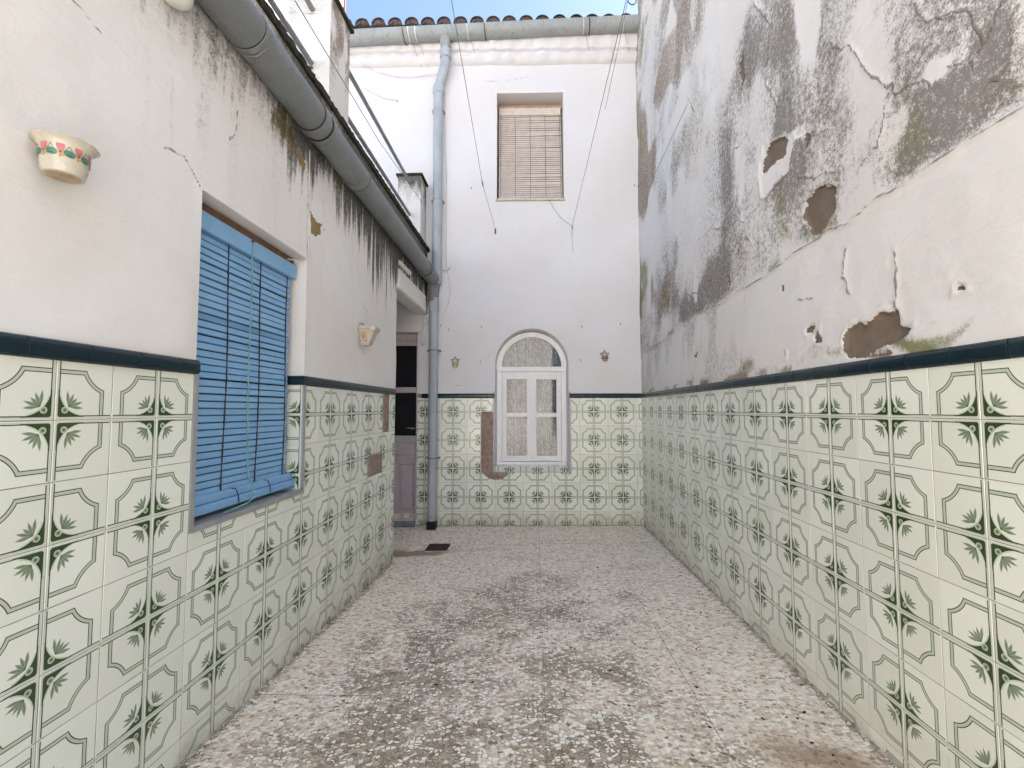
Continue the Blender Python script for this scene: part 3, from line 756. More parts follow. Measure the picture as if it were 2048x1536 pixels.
def right_fields(y, z):
    o = {}
    sn = np.array([p[0] for p in LEDGE[::-1]]); sz = np.array([p[1] for p in LEDGE[::-1]])
    led = np.interp(y, sn, sz) + (fbm(y * 9, y * 0, 3, 3) - .5) * .03
    ly = 2.6 * np.log(np.maximum(y, .0) + .9)
    wy = y + (fbm(y * 6, z * 3, 7) - .5) * .22; wz = z + (fbm(y * 6 + 4, z * 3, 9) - .5) * .22
    st = fbm(ly * 9 + z * .8, z * 2.2, 11, 5)                  # run-down streaks
    mt = fbm(ly * 4.2 + 3 + z * .5, z * 2.6, 5, 5)
    above = sst(-.03, .05, z - led)
    big = fbm(ly * 1.6 + 2, z * 1.1, 301, 4)
    g_ = above * (.12 + .66 * sst(.43, .60, .22 * st + .43 * mt + .35 * big)) * (1 - .30 * sst(3.2, 4.2, y)) * (1 - .4 * sst(2.15, 2.5, z) * sst(1.7, 1.3, y))
    for (cy, cz, ry, rz, am) in [(2.80, 2.62, .30, .42, .62), (2.03, 2.58, .22, .20, .62), (1.22, 2.0, .12, .10, .72), (1.33, 1.955, .14, .06, .6), (3.95, 2.6, .25, .5, .5),
                                 (3.25, 2.15, .35, .25, .5), (2.39, 3.08, .10, .30, .55), (2.09, 2.78, .15, .18, .45), (4.1, 4.3, .25, .9, .6), (1.78, 2.16, .12, .08, .4),
                                 (1.56, 2.07, .12, .07, .6), (1.14, 2.05, .06, .08, .7), (2.45, 2.19, .25, .13, .45), (3.6, 2.05, .2, .18, .5), (1.95, 2.25, .25, .12, .35), (3.0, 2.0, .6, .12, .3)]:
        g_ = g_ + .62 * am * blob(wy, wz, cy, cz, ry * 1.15, rz * 1.15) * (.2 + 1.3 * mt) * np.clip(above + .15, 0, 1)
    for (cy, cz, ry, rz) in [(2.84, 3.3, .06, .17), (2.56, 2.62, .035, .08), (1.56, 1.99, .055, .065), (3.36, 3.74, .08, .25), (3.2, 2.12, .05, .15), (1.39, 2.12, .06, .045),
                             (3.31, 2.8, .1, .2), (3.78, 3.1, .08, .35), (2.0, 2.33, .14, .06), (4.45, 3.0, .1, 1.5), (3.65, 4.2, .12, .4), (1.25, 2.16, .06, .05), (2.45, 2.5, .05, .12), (1.9, 3.0, .1, .5)]:
        g_ = g_ * (1 - .97 * sst(.3, .72, blob(wy, wz, cy, cz, ry, rz)))
    g_ = g_ + (1 - above) * (.42 * sst(1.9, 3.2, y) * sst(.42, .62, st) + .16 * sst(.58, .75, st) * sst(1.5, 1.9, z)) + .25 * blob(wy, wz, 2.49, 1.47, .14, .06)
    g_ = g_ + .35 * sst(4.78, 4.92, y) * sst(3.6, 5.2, z)
    o['grime'] = np.clip(g_, 0, 1.0)
    m_ = .75 * blob(wy, wz, 1.33, 1.43, .15, .032) + .5 * blob(wy, wz, 1.42, 1.425, .05, .03) + .6 * blob(wy, wz, 2.12, 2.12, .06, .17) + .35 * blob(wy, wz, 2.1, 1.96, .13, .06) + \
        .75 * np.exp(-((z - led - .012) / .028) ** 2) * sst(.35, .7, fbm(y * 5, z, 31)) + .3 * blob(wy, wz, 1.29, 1.52, .06, .02) + .3 * blob(wy, wz, 1.38, 1.5, .05, .012) + .22 * blob(wy, wz, 1.3, 2.04, .12, .1) + .3 * blob(wy, wz, 2.4, 3.05, .08, .25) + .45 * above * sst(3.4, 4.3, y) * sst(.5, .68, fbm(ly * 6, z * 1.2, 309)) + .35 * above * sst(.55, .72, fbm(ly * 5 + 9, z * 2.4, 311))
    o['moss'] = np.clip(m_, 0, 1)
    br = .75 * np.exp(-((z - 1.385) / .035) ** 2) * sst(.45, .7, fbm(y * 7, z * 9, 51)) + .5 * blob(wy, wz, 2.5, 1.44, .12, .035) + .4 * blob(wy, wz, 2.39, 3.1, .06, .25) + .35 * sst(4.7, 4.9, y) * sst(.4, .7, fbm(y * 9, z * 2, 77)) + .4 * blob(wy, wz, 1.9, 1.41, .15, .03)
    br = br + above * (.42 + .25 * sst(2.8, 4.2, y)) * sst(.48, .68, fbm(ly * 3.5 + 40, z * 1.7, 303)) + .2 * (1 - above) * sst(.52, .75, fbm(y * 4 + 40, z * 3.0, 305))
    o['brown'] = np.clip(br, 0, 1)
    j1 = y + (fbm(y * 45, z * 45, 61, 3) - .5) * .028; j2 = z + (fbm(y * 45 + 7, z * 45, 67, 3) - .5) * .028
    pe = np.full(y.shape, -1.0)
    for P_ in (PA, PB, PC, PD, PE, PE2, [(2.14, 1.46), (2.11, 1.465), (2.125, 1.44)], [(2.71, 1.99), (2.66, 1.97), (2.69, 1.91)], [(2.15, 1.765), (2.11, 1.775), (2.12, 1.75)], [(3.0, 2.06), (2.96, 2.055), (2.97, 2.02)], [(2.5, 3.12), (2.44, 3.15), (2.42, 3.0), (2.47, 2.95)], [(1.28, 1.53), (1.26, 1.54), (1.25, 1.52)], [(1.66, 1.385), (1.5, 1.395), (1.52, 1.38)], [(3.3, 1.6), (3.22, 1.61), (3.25, 1.56)]):
        pe = np.maximum(pe, poly_sdf(j1, j2, P_))
    pl = np.maximum(poly_sdf(j1, j2, PBL), poly_sdf(j1, j2, PC2))      # only the top coat gone
    o['peel'] = pe
    o['grime'] = o['grime'] * (1 - .8 * sst(-.002, .006, pl)); o['brown'] = np.maximum(o['brown'], .12 * sst(-.002, .004, pl))
    ck = [[(3.14, 2.37), (2.92, 2.36), (2.68, 2.27), (2.53, 2.25), (2.47, 2.22), (2.28, 2.23), (2.03, 2.26)], [(1.51, 2.07), (1.48, 2.14), (1.47, 2.18), (1.42, 2.19), (1.36, 2.18), (1.30, 2.13)],
          [(1.26, 2.14), (1.19, 2.11), (1.16, 2.13), (1.13, 2.17), (1.08, 2.22)], [(1.19, 2.11), (1.19, 2.06)], [(1.48, 1.72), (1.465, 1.66), (1.48, 1.62), (1.48, 1.51)], [(1.16, 2.03), (1.13, 2.02), (1.10, 2.03), (1.0, 2.0)],
          [(1.96, 2.21), (1.86, 2.14), (1.79, 2.13), (1.72, 2.10)], [(2.45, 2.14), (2.38, 2.05), (2.3, 2.04)], [(1.6, 2.05), (1.53, 2.08), (1.5, 2.06)], [(2.62, 2.7), (2.5, 2.66), (2.4, 2.68)], [(3.4, 2.05), (3.2, 2.02), (3.05, 2.04)], [(1.75, 2.62), (1.62, 2.5), (1.55, 2.36), (1.42, 2.19)], [(2.3, 3.3), (2.15, 3.05), (2.2, 2.8), (2.1, 2.6)], [(1.36, 2.42), (1.3, 2.32), (1.19, 2.25), (1.16, 2.13)], [(2.8, 2.0), (2.72, 2.1), (2.55, 2.12)], [(1.7, 1.8), (1.72, 1.7), (1.68, 1.62)], [(3.3, 3.5), (3.1, 3.2), (3.15, 2.9)], [(2.0, 1.68), (1.9, 1.66)]]
    cd = np.full(y.shape, 9.0); c1 = y + (fbm(y * 30, z * 30, 71, 3) - .5) * .03; c2 = z + (fbm(y * 30, z * 30 + 9, 73, 3) - .5) * .03
    for P_ in ck: cd = np.minimum(cd, seg_d(c1, c2, P_))
    ld = np.abs(z - led + .004)
    o['crack'] = np.minimum(cd, ld + .0012 * (fbm(y * 14, z * 0, 81) > .5))
    lump = (fbm(y * 2.2, z * 2.2, 91, 3) - .5) * .02 + (fbm(y * 8, z * 8, 93, 3) - .5) * .007
    lump = lump - .013 * sst(-.002, .003, pe) + .007 * np.exp(-((pe + .006) / .007) ** 2) * sst(.35, .7, fbm(y * 25, z * 25, 97)) - .005 * sst(-.001, .003, pl) + .004 * np.exp(-((pl + .005) / .006) ** 2) + .004 * above + .008 * np.exp(-(ld / .008) ** 2) * (z < led + .01)
    lump = lump + .007 * np.exp(-(cd / .008) ** 2) * fbm(y * 20, z * 20, 95)
    lump = lump * sst(0, .05, z - 1.379)
    o['disp'] = lump
    return o
ys_v = lines(.55, Y0 + .02, .0085); zs_v = lines(1.378, 5.95, .0095)
field_mesh('plaster', ys_v, zs_v, right_fields, lambda s, z, d: np.stack([XR - d - .0005, s, z], 1), lambda s, z: (z < 5.5) | (s < 4.80 + .04 * np.sin(z * 9)), 'plaster_right', rw)
field_mesh('plaster', lines(-.6, .55, .05), lines(1.378, 6.1, .05), right_fields, lambda s, z, d: np.stack([XR - d - .0005, s, z], 1), lambda s, z: s > -9, 'plaster_right', rw)
field_mesh('plaster', lines(.55, 4.8, .06), lines(5.95, 6.1, .06), right_fields, lambda s, z, d: np.stack([XR - d - .0005, s, z], 1), lambda s, z: s > -9, 'plaster_right', rw)
b = MB().box((XR + .035, -.6, 1.378), (XR + .32, 4.82, 6.1)); b.box((XR + .013, -.6, -.3), (XR + .32, 4.82, 1.3785)); b.box((XR + .035, 4.82, -.3), (XR + .32, 5.6, 5.45)); part('masonry', b, 'plaster_left', rw)
fmR = lambda s, z, d: (-d, s - 2.0, z)
SR = 1.2254
tile_wall(rw, SR, (-.6, 4.917), (0, 9), [], fmR, lim=298)
grout_sheet(rw, (-.6, 4.92), (-.1, 1.335), [], fmR)
edge_tiles(rw, 0.5, 4.915, 1.14 - .15 * 0, fmR)
edge_tiles(rw, -.6, 0.5, 1.14, fmR)

# ================================================================== LEFT WALL (annexe)
WN = (1.507, 2.246, 0.795, 1.982)      # window opening (y0,y1,z0,z1)
YC = 3.752                             # corner of the annexe
lw = thing('annexe', 'low whitewashed annexe wall on the left with a blue-blinded window and tiled dado', 'building', (XL, 2.0, 0))
ZC = 2.925
PL1 = [(2.1, 2.48), (2.15, 2.49), (2.21, 2.46), (2.2, 2.42), (2.14, 2.43)]
PL2 = [(2.265, 2.245), (2.33, 2.215), (2.39, 2.22), (2.385, 2.16), (2.34, 2.135), (2.29, 2.135)]
def left_fields(y, z):
    o = {}
    wy = y + (fbm(y * 7, z * 3, 107) - .5) * .10; wz = z + (fbm(y * 6 + 4, z * 4, 109) - .5) * .12
    st = fbm(y * 30, z * 1.6, 111, 4); st2 = fbm(y * 55, z * 1.2, 115, 3); mt = fbm(y * 5, z * 5, 105, 4)
    # black run-off under the gutter, longer towards the far end
    ln = np.interp(y, [-3, 1.2, 1.5, 1.9, 2.1, 2.25, 2.42, 2.55, 2.75, 3.0, 3.4, 3.75, 4.9], [.1, .16, .24, .16, .24, .26, .10, .26, .2, .30, .36, .30, .28])
    dens = np.interp(y, [-3, 1.2, 1.6, 1.9, 2.1, 2.25, 2.45, 2.62, 2.9, 3.2, 3.6, 4.9], [.25, .32, .34, .40, .8, 1.0, .5, .7, .85, 1.2, 1.3, 1.1])
    ln = ln * (.45 + 1.1 * fbm(y * 5, y * 0, 133, 3)) 
    dep = (2.60 - z) / ln                               # 0 under the gutter .. 1 at the end of the drips
    drip = sst(1.25, 0.15, dep + (st2 - .5) * 2.0 + (st - .5) * .8)
    g_ = drip * dens * 1.15
    faint = .05 + .22 * sst(.44, .70, st) * sst(1.35, 2.6, z + .25) + .05 * mt
    faint = faint + .3 * blob(wy, wz, 1.02, 1.70, .06, .12) * st + .14 * blob(wy, wz, 1.45, 2.35, .3, .25) * sst(.4, .7, st2)
    o['grime'] = np.clip(g_ + faint * .8, 0, 1)
    o['moss'] = np.clip(.9 * blob(wy, wz, 1.95, 2.52, .22, .10) * sst(.3, .6, mt) + .5 * blob(wy, wz, 2.3, 2.56, .3, .05) + .5 * drip * sst(.45, .7, mt) + .6 * blob(z * 0 + wz, wz * 0, 2.80, 0, .07, 1) * sst(.4, .6, mt) + .3 * sst(2.4, 2.5, y) * blob(wy, wz, 2.62, 2.45, .03, .18), 0, 1)
    o['brown'] = np.clip(.6 * blob(wy, wz, 2.05, 2.47, .08, .06) + .35 * blob(wz, wz * 0, 2.86, 0, .05, 1) * sst(.35, .6, fbm(y * 20, z * 20, 3)), 0, 1)
    j1 = y + (fbm(y * 45, z * 45, 161, 3) - .5) * .02; j2 = z + (fbm(y * 45 + 7, z * 45, 167, 3) - .5) * .02
    pe = np.maximum(poly_sdf(j1, j2, PL1), poly_sdf(j1, j2, PL2))
    for P_ in ([(2.52, 1.945), (2.56, 1.94), (2.58, 1.915), (2.55, 1.92)], ): pe = np.maximum(pe, poly_sdf(j1, j2, P_) - .006)
    o['peel'] = pe
    cd = np.full(y.shape, 9.0); c1 = y + (fbm(y * 30, z * 30, 171, 3) - .5) * .02; c2 = z + (fbm(y * 30, z * 30 + 9, 173, 3) - .5) * .02
    for P_ in ([(1.34, 2.04), (1.42, 2.05), (1.45, 2.03), (1.5, 1.985)], [(1.67, 2.38), (1.67, 2.28), (1.64, 2.24)], [(1.04, 2.24), (1.12, 2.22)], [(2.39, 2.22), (2.45, 2.19), (2.47, 2.16)], [(2.24, 2.46), (2.245, 2.0)], [(3.0, 1.93), (3.1, 1.89)]):
        cd = np.minimum(cd, seg_d(c1, c2, P_))
    o['crack'] = cd + .0006
    lump = (fbm(y * 2.0, z * 2.0, 191, 3) - .5) * .016 + (fbm(y * 9, z * 7, 193, 3) - .5) * .0045 - .006 * sst(-.001, .003, pe)
    o['disp'] = lump * sst(0, .04, z - 1.379) * sst(0, .05, np.maximum(np.abs(y - 1.88) - .365, np.abs(z - 1.4) - .58))
    return o
WZ = (2.60 + .0)
mpL = lambda s, z, d: np.stack([XL + d + .0005 - .0 * s, s, z], 1)
ky = lambda s, z: ~((s > WN[0]) & (s < WN[1]) & (z < WN[3])) & ~((s > YC) & (z < 2.27))
field_mesh('plaster', lines(.55, 4.88, .009, (WN[0], WN[1], YC)), lines(1.378, ZC, .009, (WN[3], 2.27)), left_fields, mpL, ky, 'plaster_left', lw)
field_mesh('plaster', lines(-.6, .55, .05), lines(1.378, ZC, .05), left_fields, mpL, lambda s, z: s > -9, 'plaster_left', lw)
b = MB()
XB = XL - .012
b.box((XB - 2.5, -.6, -.3), (XB, WN[0] - .001, ZC - .002)); b.box((XB - 2.5, WN[1] + .001, -.3), (XB, YC - .003, ZC - .002))
b.box((XB - 2.5, WN[0] - .001, -.3), (XB, WN[1] + .001, WN[2] - .004)); b.box((XB - 2.5, WN[0] - .001, WN[3] + .002), (XB, WN[1] + .001, ZC - .002))
b.box((XB - 2.5, WN[0] - .001, WN[2] - .004), (XL - .22, WN[1] + .001, WN[3] + .002))
b.box((XL - .13, YC - .003, 2.275), (XB, 4.9, ZC - .002)); b.box((XB - 2.5, YC - .003, 2.62), (XL - .13, 4.9, ZC - .002))
b.box((XB - 2.6, YC - .3, -.3), (XB - 2.45, 5.0, 2.9))  # unseen wall closing the passage, added to keep sky light out
part('masonry', b, 'plaster_left', lw)
# end face of the annexe (faces the passage)
b = MB().box((XB - 2.5, YC - .004, -.2), (XL + .0, YC + .002, 2.275)); part('passage_side', b, 'plaster_left', lw)
# sagging plaster lintel over the passage
b = MB()
for (x0, x1, z0, z1) in ((XL - .13, XL + .004, 2.235, 2.275), ):
    b.box((x0, YC + .003, z0), (x1, 4.87, z1), .006)
b.box((XL + .001, YC + .012, 2.237), (XL + .018, 4.72, 2.41), .010)
part('lintel', b, 'plaster_left', lw)
b = MB().tube([(XL + .004, 3.80, 2.47), (XL + .022, 4.06, 2.455)], .020, 10); part('pipe_stub', b, 'plaster_left', lw, True)
b = MB().tube([(XL + .021, 4.058, 2.455), (XL + .0225, 4.064, 2.4545)], .017, 10); part('stub_opening', b, 'rust', lw)
# coping slabs with ragged edge
for i in range(26):
    y0 = -.6 + i * .31
    if y0 > 4.85: break
    y1 = min(y0 + .308, 4.87); b = MB(); n = 14; vs = []
    for j in range(n + 1):
        y = y0 + (y1 - y0) * j / n; e = (cr.random() - .5) * .010; dz_ = (cr.random() - .5) * .006
        vs += [(XL - .32, y, ZC + .004), (XL + .018 + e, y, ZC - .001 + dz_), (XL + .022 + e, y, ZC + .03 + dz_ * .5), (XL - .32, y, ZC + .036)]
    fs = [(j * 4 + k, (j + 1) * 4 + k, (j + 1) * 4 + (k + 1) % 4, j * 4 + (k + 1) % 4) for j in range(n) for k in range(4)] + [(0, 1, 2, 3), (n * 4 + 3, n * 4 + 2, n * 4 + 1, n * 4)]
    b.add(vs, fs); part('coping_slab', b, 'coping', lw)
fmL = lambda s, z, d: (d, s - 2.0, z)
SL = 1.0523
MT = WN[0] - .0, WN[1] + .022
holeW = (WN[0] - .006, WN[1] + .018, WN[2] - .002, 1.40)
missL = [(16, 0), (16, 1), (14, 3), (15, 3)]
missL = [(int(round((3.452 - SL) / TS)), 0), (int(round((3.452 - SL) / TS)), 1), (int(round((3.152 - SL) / TS)), 3), (int(round((3.302 - SL) / TS)), 3)]
tile_wall(lw, SL, (-.6, YC - .001), (0, 10), [holeW], fmL, lim=298, missing=missL)
hm = [(3.452, 3.602, 1.0343, 1.3343), (3.152, 3.452, .7343, .8843)]
grout_sheet(lw, (-.6, YC - .004), (-.2, 1.335), [(holeW[0], holeW[1], holeW[2], 1.335)] + hm, fmL)
mortar_patch(lw, 3.452, 3.602, 1.0343, 1.3343, fmL, -.0140, .012, 3, 1, zl=2)
mortar_patch(lw, 3.152, 3.452, .7343, .8843, fmL, -.0140, .012, 5, 2)
edge_tiles(lw, -.6, WN[0] + .004, .975, fmL, prot=.016)
edge_tiles(lw, WN[1] + .002, YC + .004, 2.34, fmL, prot=.009)
# aluminium edging of the opening
b = MB(); w = .02; zt = 1.334
b.box((XL - .006, WN[0] - .006, WN[2] - .002), (XL + .004, WN[0] + w - .006, zt)); b.box((XL - .010, WN[1] + .018 - w, WN[2] + .02), (XL + .004, WN[1] + .018, zt))
b.box((XL - .05, WN[0] + w - .0062, WN[2] - .004), (XL + .005, WN[1] + .0185, WN[2] + .018))
part('edging', b, 'aluminium', lw)
# reveals
b = MB()
D = XL - .075
b.box((XL - .22, WN[0] - .004, WN[2]), (XL - .0008, WN[0] - .0005, WN[3])); b.box((XL - .22, WN[1] + .0005, 1.379), (XL - .0008, WN[1] + .004, WN[3])); b.box((XL - .22, WN[0], WN[3] - .0005), (XL - .0008, WN[1], WN[3] + .004))
b.box((XL - .22, WN[0], WN[2] - .003), (XL - .05, WN[1], WN[2] + .012)); part('reveal', b, 'plaster_left', lw)
# tiled right jamb (half tiles) and its edge tile
for r in range(0, 4):
    hi, lo = ZT + TS - r * TS, ZT - r * TS; lo2 = max(lo, WN[2] + .012)
    mb, uv = MB(), []
    tile_piece(mb, uv, 0, .078, lo2, hi, 0.0, lo if r % 2 == 0 else hi, lambda s, z, d: (-s - .006, WN[1] - .004 - d - 2.0 - .001, z)); me = uvmesh(mb, uv, 'tile'); me.flip_normals()
    o = bpy.data.objects.new('tile', me); link(o, lw)
mb = MB().box((XL - .085, WN[1] - .014, 1.334), (XL + .009, WN[1] + .001, 1.379), .004); part('edge_tile', mb, 'edge_tile', lw)
# window behind the blind
wf = MB()
X0 = XL - .098
for (a0, a1, c0, c1) in ((WN[0], WN[1], 1.925, 1.981), (WN[0], WN[1], .808, .86), (WN[0], WN[0] + .05, .86, 1.925), (WN[1] - .05, WN[1], .86, 1.925), (1.855, 1.905, .86, 1.925)): wf.box((X0 - .05, a0 + .001, c0), (X0, a1 - .001, c1), .003)
wfo = part('window', wf, 'wood_brown', lw, label='brown wooden window frame hidden behind the blue blind')
part('pane', MB().box((X0 - .032, WN[0] + .05, .86), (X0 - .026, WN[1] - .05, 1.925)), 'door_glass', wfo)

# ================================================================== BLUE ROLLER BLIND
bl = thing('roller_blind', 'blue slatted roller blind hanging over the left wall window, rolled on its sill', 'blind', (XL - .07, 1.87, .82))
YB0, YB1 = WN[0] + .002, WN[1] - .034
XBL = XL - .066
b = MB().box((XBL - .012, YB0, 1.868), (XBL + .022, YB1 + .012, 1.938), .003); part('pelmet', b, 'blind_blue', bl)
b = MB().box((XBL - .02, YB0, 1.938), (XBL + .004, YB1 + .022, 1.976), .003); part('headrail', b, 'wood_brown', bl)
zz = 1.866; rb = random.Random(4); i = 0; pitch = .0272
while zz > .865:
    h = pitch - (.0023 if i not in (3, 13, 19) else .0045); b = MB(); yb1 = YB1 - .006 - .012 * rb.random() * .4
    n = 4; vs = []
    bow = rb.uniform(-.002, .002); off = .0015 * math.sin(i * .7) + rb.uniform(-.0008, .0008); sl = rb.uniform(-.0006, .0006)
    for j in range(n + 1):
        y = YB0 + .001 + (yb1 - YB0) * j / n; dx = off + bow * math.sin(math.pi * j / n); dzz = sl * j
        vs += [(XBL - .003 + dx, y, zz - h + dzz), (XBL + .0035 + dx, y, zz - h + .0025 + dzz), (XBL + .0015 + dx, y, zz - .002 + dzz), (XBL - .004 + dx, y, zz + dzz)]
    fs = [(j * 4 + k, (j + 1) * 4 + k, (j + 1) * 4 + (k + 1) % 4, j * 4 + (k + 1) % 4) for j in range(n) for k in range(4)] + [(0, 1, 2, 3), (n * 4 + 3, n * 4 + 2, n * 4 + 1, n * 4)]
    b.add(vs, fs); part('slat', b, 'blind_blue_dark' if i == 11 else 'blind_blue', bl); zz -= pitch; i += 1
ks = [YB0 + (YB1 - YB0) * f for f in (.335, .64, .945)]
for y in ks:
    P_ = []; z = 1.868
    k = 0
    while z > .87:
        P_.append((XBL + .0055 + .0018 * (k % 2), y + .006 * math.sin(z * 6.5 + y * 3), z)); z -= .0136; k += 1
    b = MB().tube(P_, [.0018 + .0012 * (abs(math.sin(j * .31 + y))) for j in range(len(P_))], 5); part('ladder_cord', b, 'cord_brown', bl, True)
part('shadow_back', MB().box((XBL - .012, YB0 + .004, .86), (XBL - .010, YB1 - .02, 1.868)), 'gap_shade', bl, label='dark sheet standing in for the shade between the slats')  # dark sheet painted as the shade behind the slats
for (xc, zc, wid) in ((XBL + .008, .878, .012), (XBL + .019, .846, .015), (XBL - .002, .842, .014)):   # rolled-up end: boxy slats
    b = MB().box((xc - wid, YB0, zc - .0165), (xc + wid, YB1 + .035, zc + .0165), .005); part('rolled_slat', b, 'blind_blue', bl)
for y in (YB0 + .01, YB0 + .29, YB0 + .51, YB1 + .028):
    b = MB().tube([(XBL + .012, y - .01, .895), (XBL + .027, y, .893), (XBL + .037, y + .004, .864), (XBL + .037, y + .006, .838)], .0022, 5); part('tie_cord', b, 'cord_brown', bl, True)
ym = 1.862
b = MB().tube([(XBL + .024, ym, 1.93), (XBL + .026, ym + .001, 1.7), (XBL + .024, ym, 1.3), (XBL + .03, ym + .004, 1.0), (XBL + .034, ym + .006, .93), (XBL + .05, ym + .02, .88), (XBL + .056, ym + .02, .845), (XBL + .05, ym - .02, .828), (XBL + .055, ym - .12, .822), (XBL + .052, ym - .17, .82)], .0030, 6)
part('pull_cord', b, 'cord_green', bl, True)
b = MB().tube([(XBL + .02, ym, 1.925), (XBL + .03, ym, 1.935), (XBL + .028, ym, 1.945)], .006, 6); part('pulley', b, 'rust', bl, True)

# ================================================================== FAR HOUSE
hs = thing('house', 'two-storey whitewashed house front at the far end with arched window below and blind above', 'building', (0, 0, 0), 'E')
fmE = lambda s, z, d: (s, -d, z)          # d towards the camera
UL = -2.400; UW = -6.0; ZE = 5.36
AW = (-1.563, -0.775, 0.548, 1.686); AR = (AW[1] - AW[0]) / 2; AC = (AW[0] + AW[1]) / 2
W2 = (-1.547, -0.813, 3.508, 4.716)
DO = (-3.25, -2.400, -.05, 2.045)
def end_fields(u, z):
    o = {}
    st = fbm(u * 12, z * 1.5, 211, 4); mt = fbm(u * 2.5, z * 2.5, 205, 4)
    o['grime'] = np.clip(.10 * sst(.55, .8, mt) * sst(4.4, 5.2, z) + .55 * sst(5.19, 5.33, z + (mt - .5) * .1) * sst(.35, .6, st) + .20 * blob(u, z, -.0, 5.2, .25, .25) + .35 * blob(u, z, .02, 3.15, .03, .08) + .3 * blob(u, z, -.727, 3.14, .03, .06), 0, 1)
    o['moss'] = u * 0
    o['brown'] = np.clip(.16 * sst(4.8, 5.1, z) * sst(.4, .6, mt) + .06 * sst(.5, .75, fbm(u * 5, z * 5, 217)) + .20 * np.exp(-(np.minimum(np.abs(u + .0), 9) / .05) ** 2) * sst(.35, .7, st), 0, 1)
    o['peel'] = np.full(u.shape, -1.0)
    cd = seg_d(u, z + (fbm(u * 20, z * 0, 4) - .5) * .02, [(-2.0, 1.47), (-1.6, 1.45)]) + .001
    o['crack'] = np.minimum(cd, seg_d(u + (fbm(z * 20, u * 0, 4) - .5) * .02, z, [(-1.75, 4.85), (-1.45, 4.86), (-1.2, 4.9)]) + .0012)
    o['disp'] = ((fbm(u * 1.8, z * 1.8, 291, 3) - .5) * .012 + (fbm(u * 8, z * 8, 293, 3) - .5) * .003) * sst(0, .05, z - 1.379) * sst(0, .03, np.maximum(np.abs(u - AC) - AR - .03, z - 2.14)) * sst(0, .05, np.maximum(np.abs(u + 1.18) - .367, np.abs(z - 4.11) - .604))
    return o
mpE = lambda s, z, d: np.stack([s, -d - .0005, z], 1)
AQ = (AC - AR - .02, AC + AR + .02, AW[3] + AR + .02)
def kE(s, z):
    return ~((s > AQ[0]) & (s < AQ[1]) & (z > AW[3]) & (z < AQ[2])) & ~((s > AW[0]) & (s < AW[1]) & (z < AW[3])) & ~((s > W2[0]) & (s < W2[1]) & (z > W2[2]) & (z < W2[3])) & ~((s < DO[1]) & (s > DO[0]) & (z < DO[3]))
field_mesh('plaster', lines(-3.4, .30, .011, (AQ[0], AQ[1], AW[0], AW[1], W2[0], W2[1], DO[1], DO[0])), lines(1.378, ZE + .1, .011, (AW[3], AQ[2], W2[2], W2[3], DO[3])), end_fields, mpE, kE, 'plaster_end', hs)
field_mesh('plaster', lines(UW, -3.4, .06), lines(-.05, ZE + .1, .06), end_fields, mpE, lambda s, z: s < 9, 'plaster_end', hs)
# spandrel between arch and the grid
n = 40; vs = []; S1, Z1 = [], []
for i in range(n + 1):
    t = math.pi * i / n; p = (AC + AR * math.cos(t), AW[3] + AR * math.sin(t))
    kx = (AR + .02) / max(abs(math.cos(t)), 1e-6); kz = (AR + .02) / max(math.sin(t), 1e-6); k = min(kx, kz)
    q = (AC + k * math.cos(t), AW[3] + k * math.sin(t)); S1 += [p[0], q[0]]; Z1 += [p[1], q[1]]
# add the two top corners
b = MB(); vs = [(s, -.0005, z) for s, z in zip(S1, Z1)]
fs = [(2 * i, 2 * i + 1, 2 * i + 3, 2 * i + 2) for i in range(n)]; b.add(vs, fs)
for sg in (1, -1):
    ii = n // 4 if sg == 1 else n - n // 4
    cx, cz = AC + sg * (AR + .02), AQ[2]; ci = len(b.v); b.v.append((cx, -.0005, cz))
    if abs(b.v[2 * ii + 1][0] - cx) > 1e-4 or abs(b.v[2 * ii + 1][2] - cz) > 1e-4: pass
part('arch_surround', b, 'plaster_end', hs)
# walls behind the skin (real thickness, with the openings)
b = MB(); TW = .34
def wb(a0, a1, c0, c1, f=.012): b.box((a0, f, c0), (a1, TW, c1))
wb(DO[1], AW[0] - .001, -.2, ZE + .08); wb(AW[1] + .001, 1.2, -.2, ZE + .08); wb(AW[0] - .001, AW[1] + .001, -.2, AW[2] - .004); wb(AW[0] - .001, AW[1] + .001, AQ[2] - .001, W2[2] - .003)
wb(UW, DO[0], -.2, ZE + .08); wb(DO[0], DO[1], DO[3] + .003, ZE + .08); wb(AW[0] - .001, AW[1] + .001, W2[3] + .003, ZE + .08)
wb(AW[0] - .001, W2[0] - .003, W2[2] - .003, W2[3] + .003); wb(W2[1] + .003, AW[1] + .001, W2[2] - .003, W2[3] + .003)
part('masonry', b, 'plaster_end', hs)
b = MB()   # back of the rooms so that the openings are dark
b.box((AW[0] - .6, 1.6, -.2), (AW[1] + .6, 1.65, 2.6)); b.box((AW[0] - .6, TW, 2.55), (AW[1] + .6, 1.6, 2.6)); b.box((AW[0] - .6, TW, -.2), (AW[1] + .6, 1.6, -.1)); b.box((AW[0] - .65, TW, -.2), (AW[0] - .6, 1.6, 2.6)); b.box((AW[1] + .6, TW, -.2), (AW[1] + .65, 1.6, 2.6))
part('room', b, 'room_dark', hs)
# arch reveal
b = MB(); dA = .10
pts = [(AW[1], AW[2] + .0)] + [(AC + AR * math.cos(math.pi * i / n), AW[3] + AR * math.sin(math.pi * i / n)) for i in range(n + 1)] + [(AW[0], AW[2])]
vs = [(p[0], -.0006, p[1]) for p in pts] + [(p[0] * .96 + AC * .04, dA + .02, p[1] - (.012 if p[1] > AW[3] else 0)) for p in pts]; m_ = len(pts)
b.add(vs, [(i, i + 1, i + 1 + m_, i + m_) for i in range(m_ - 1)]); part('arch_reveal', b, 'plaster_end', hs, True)
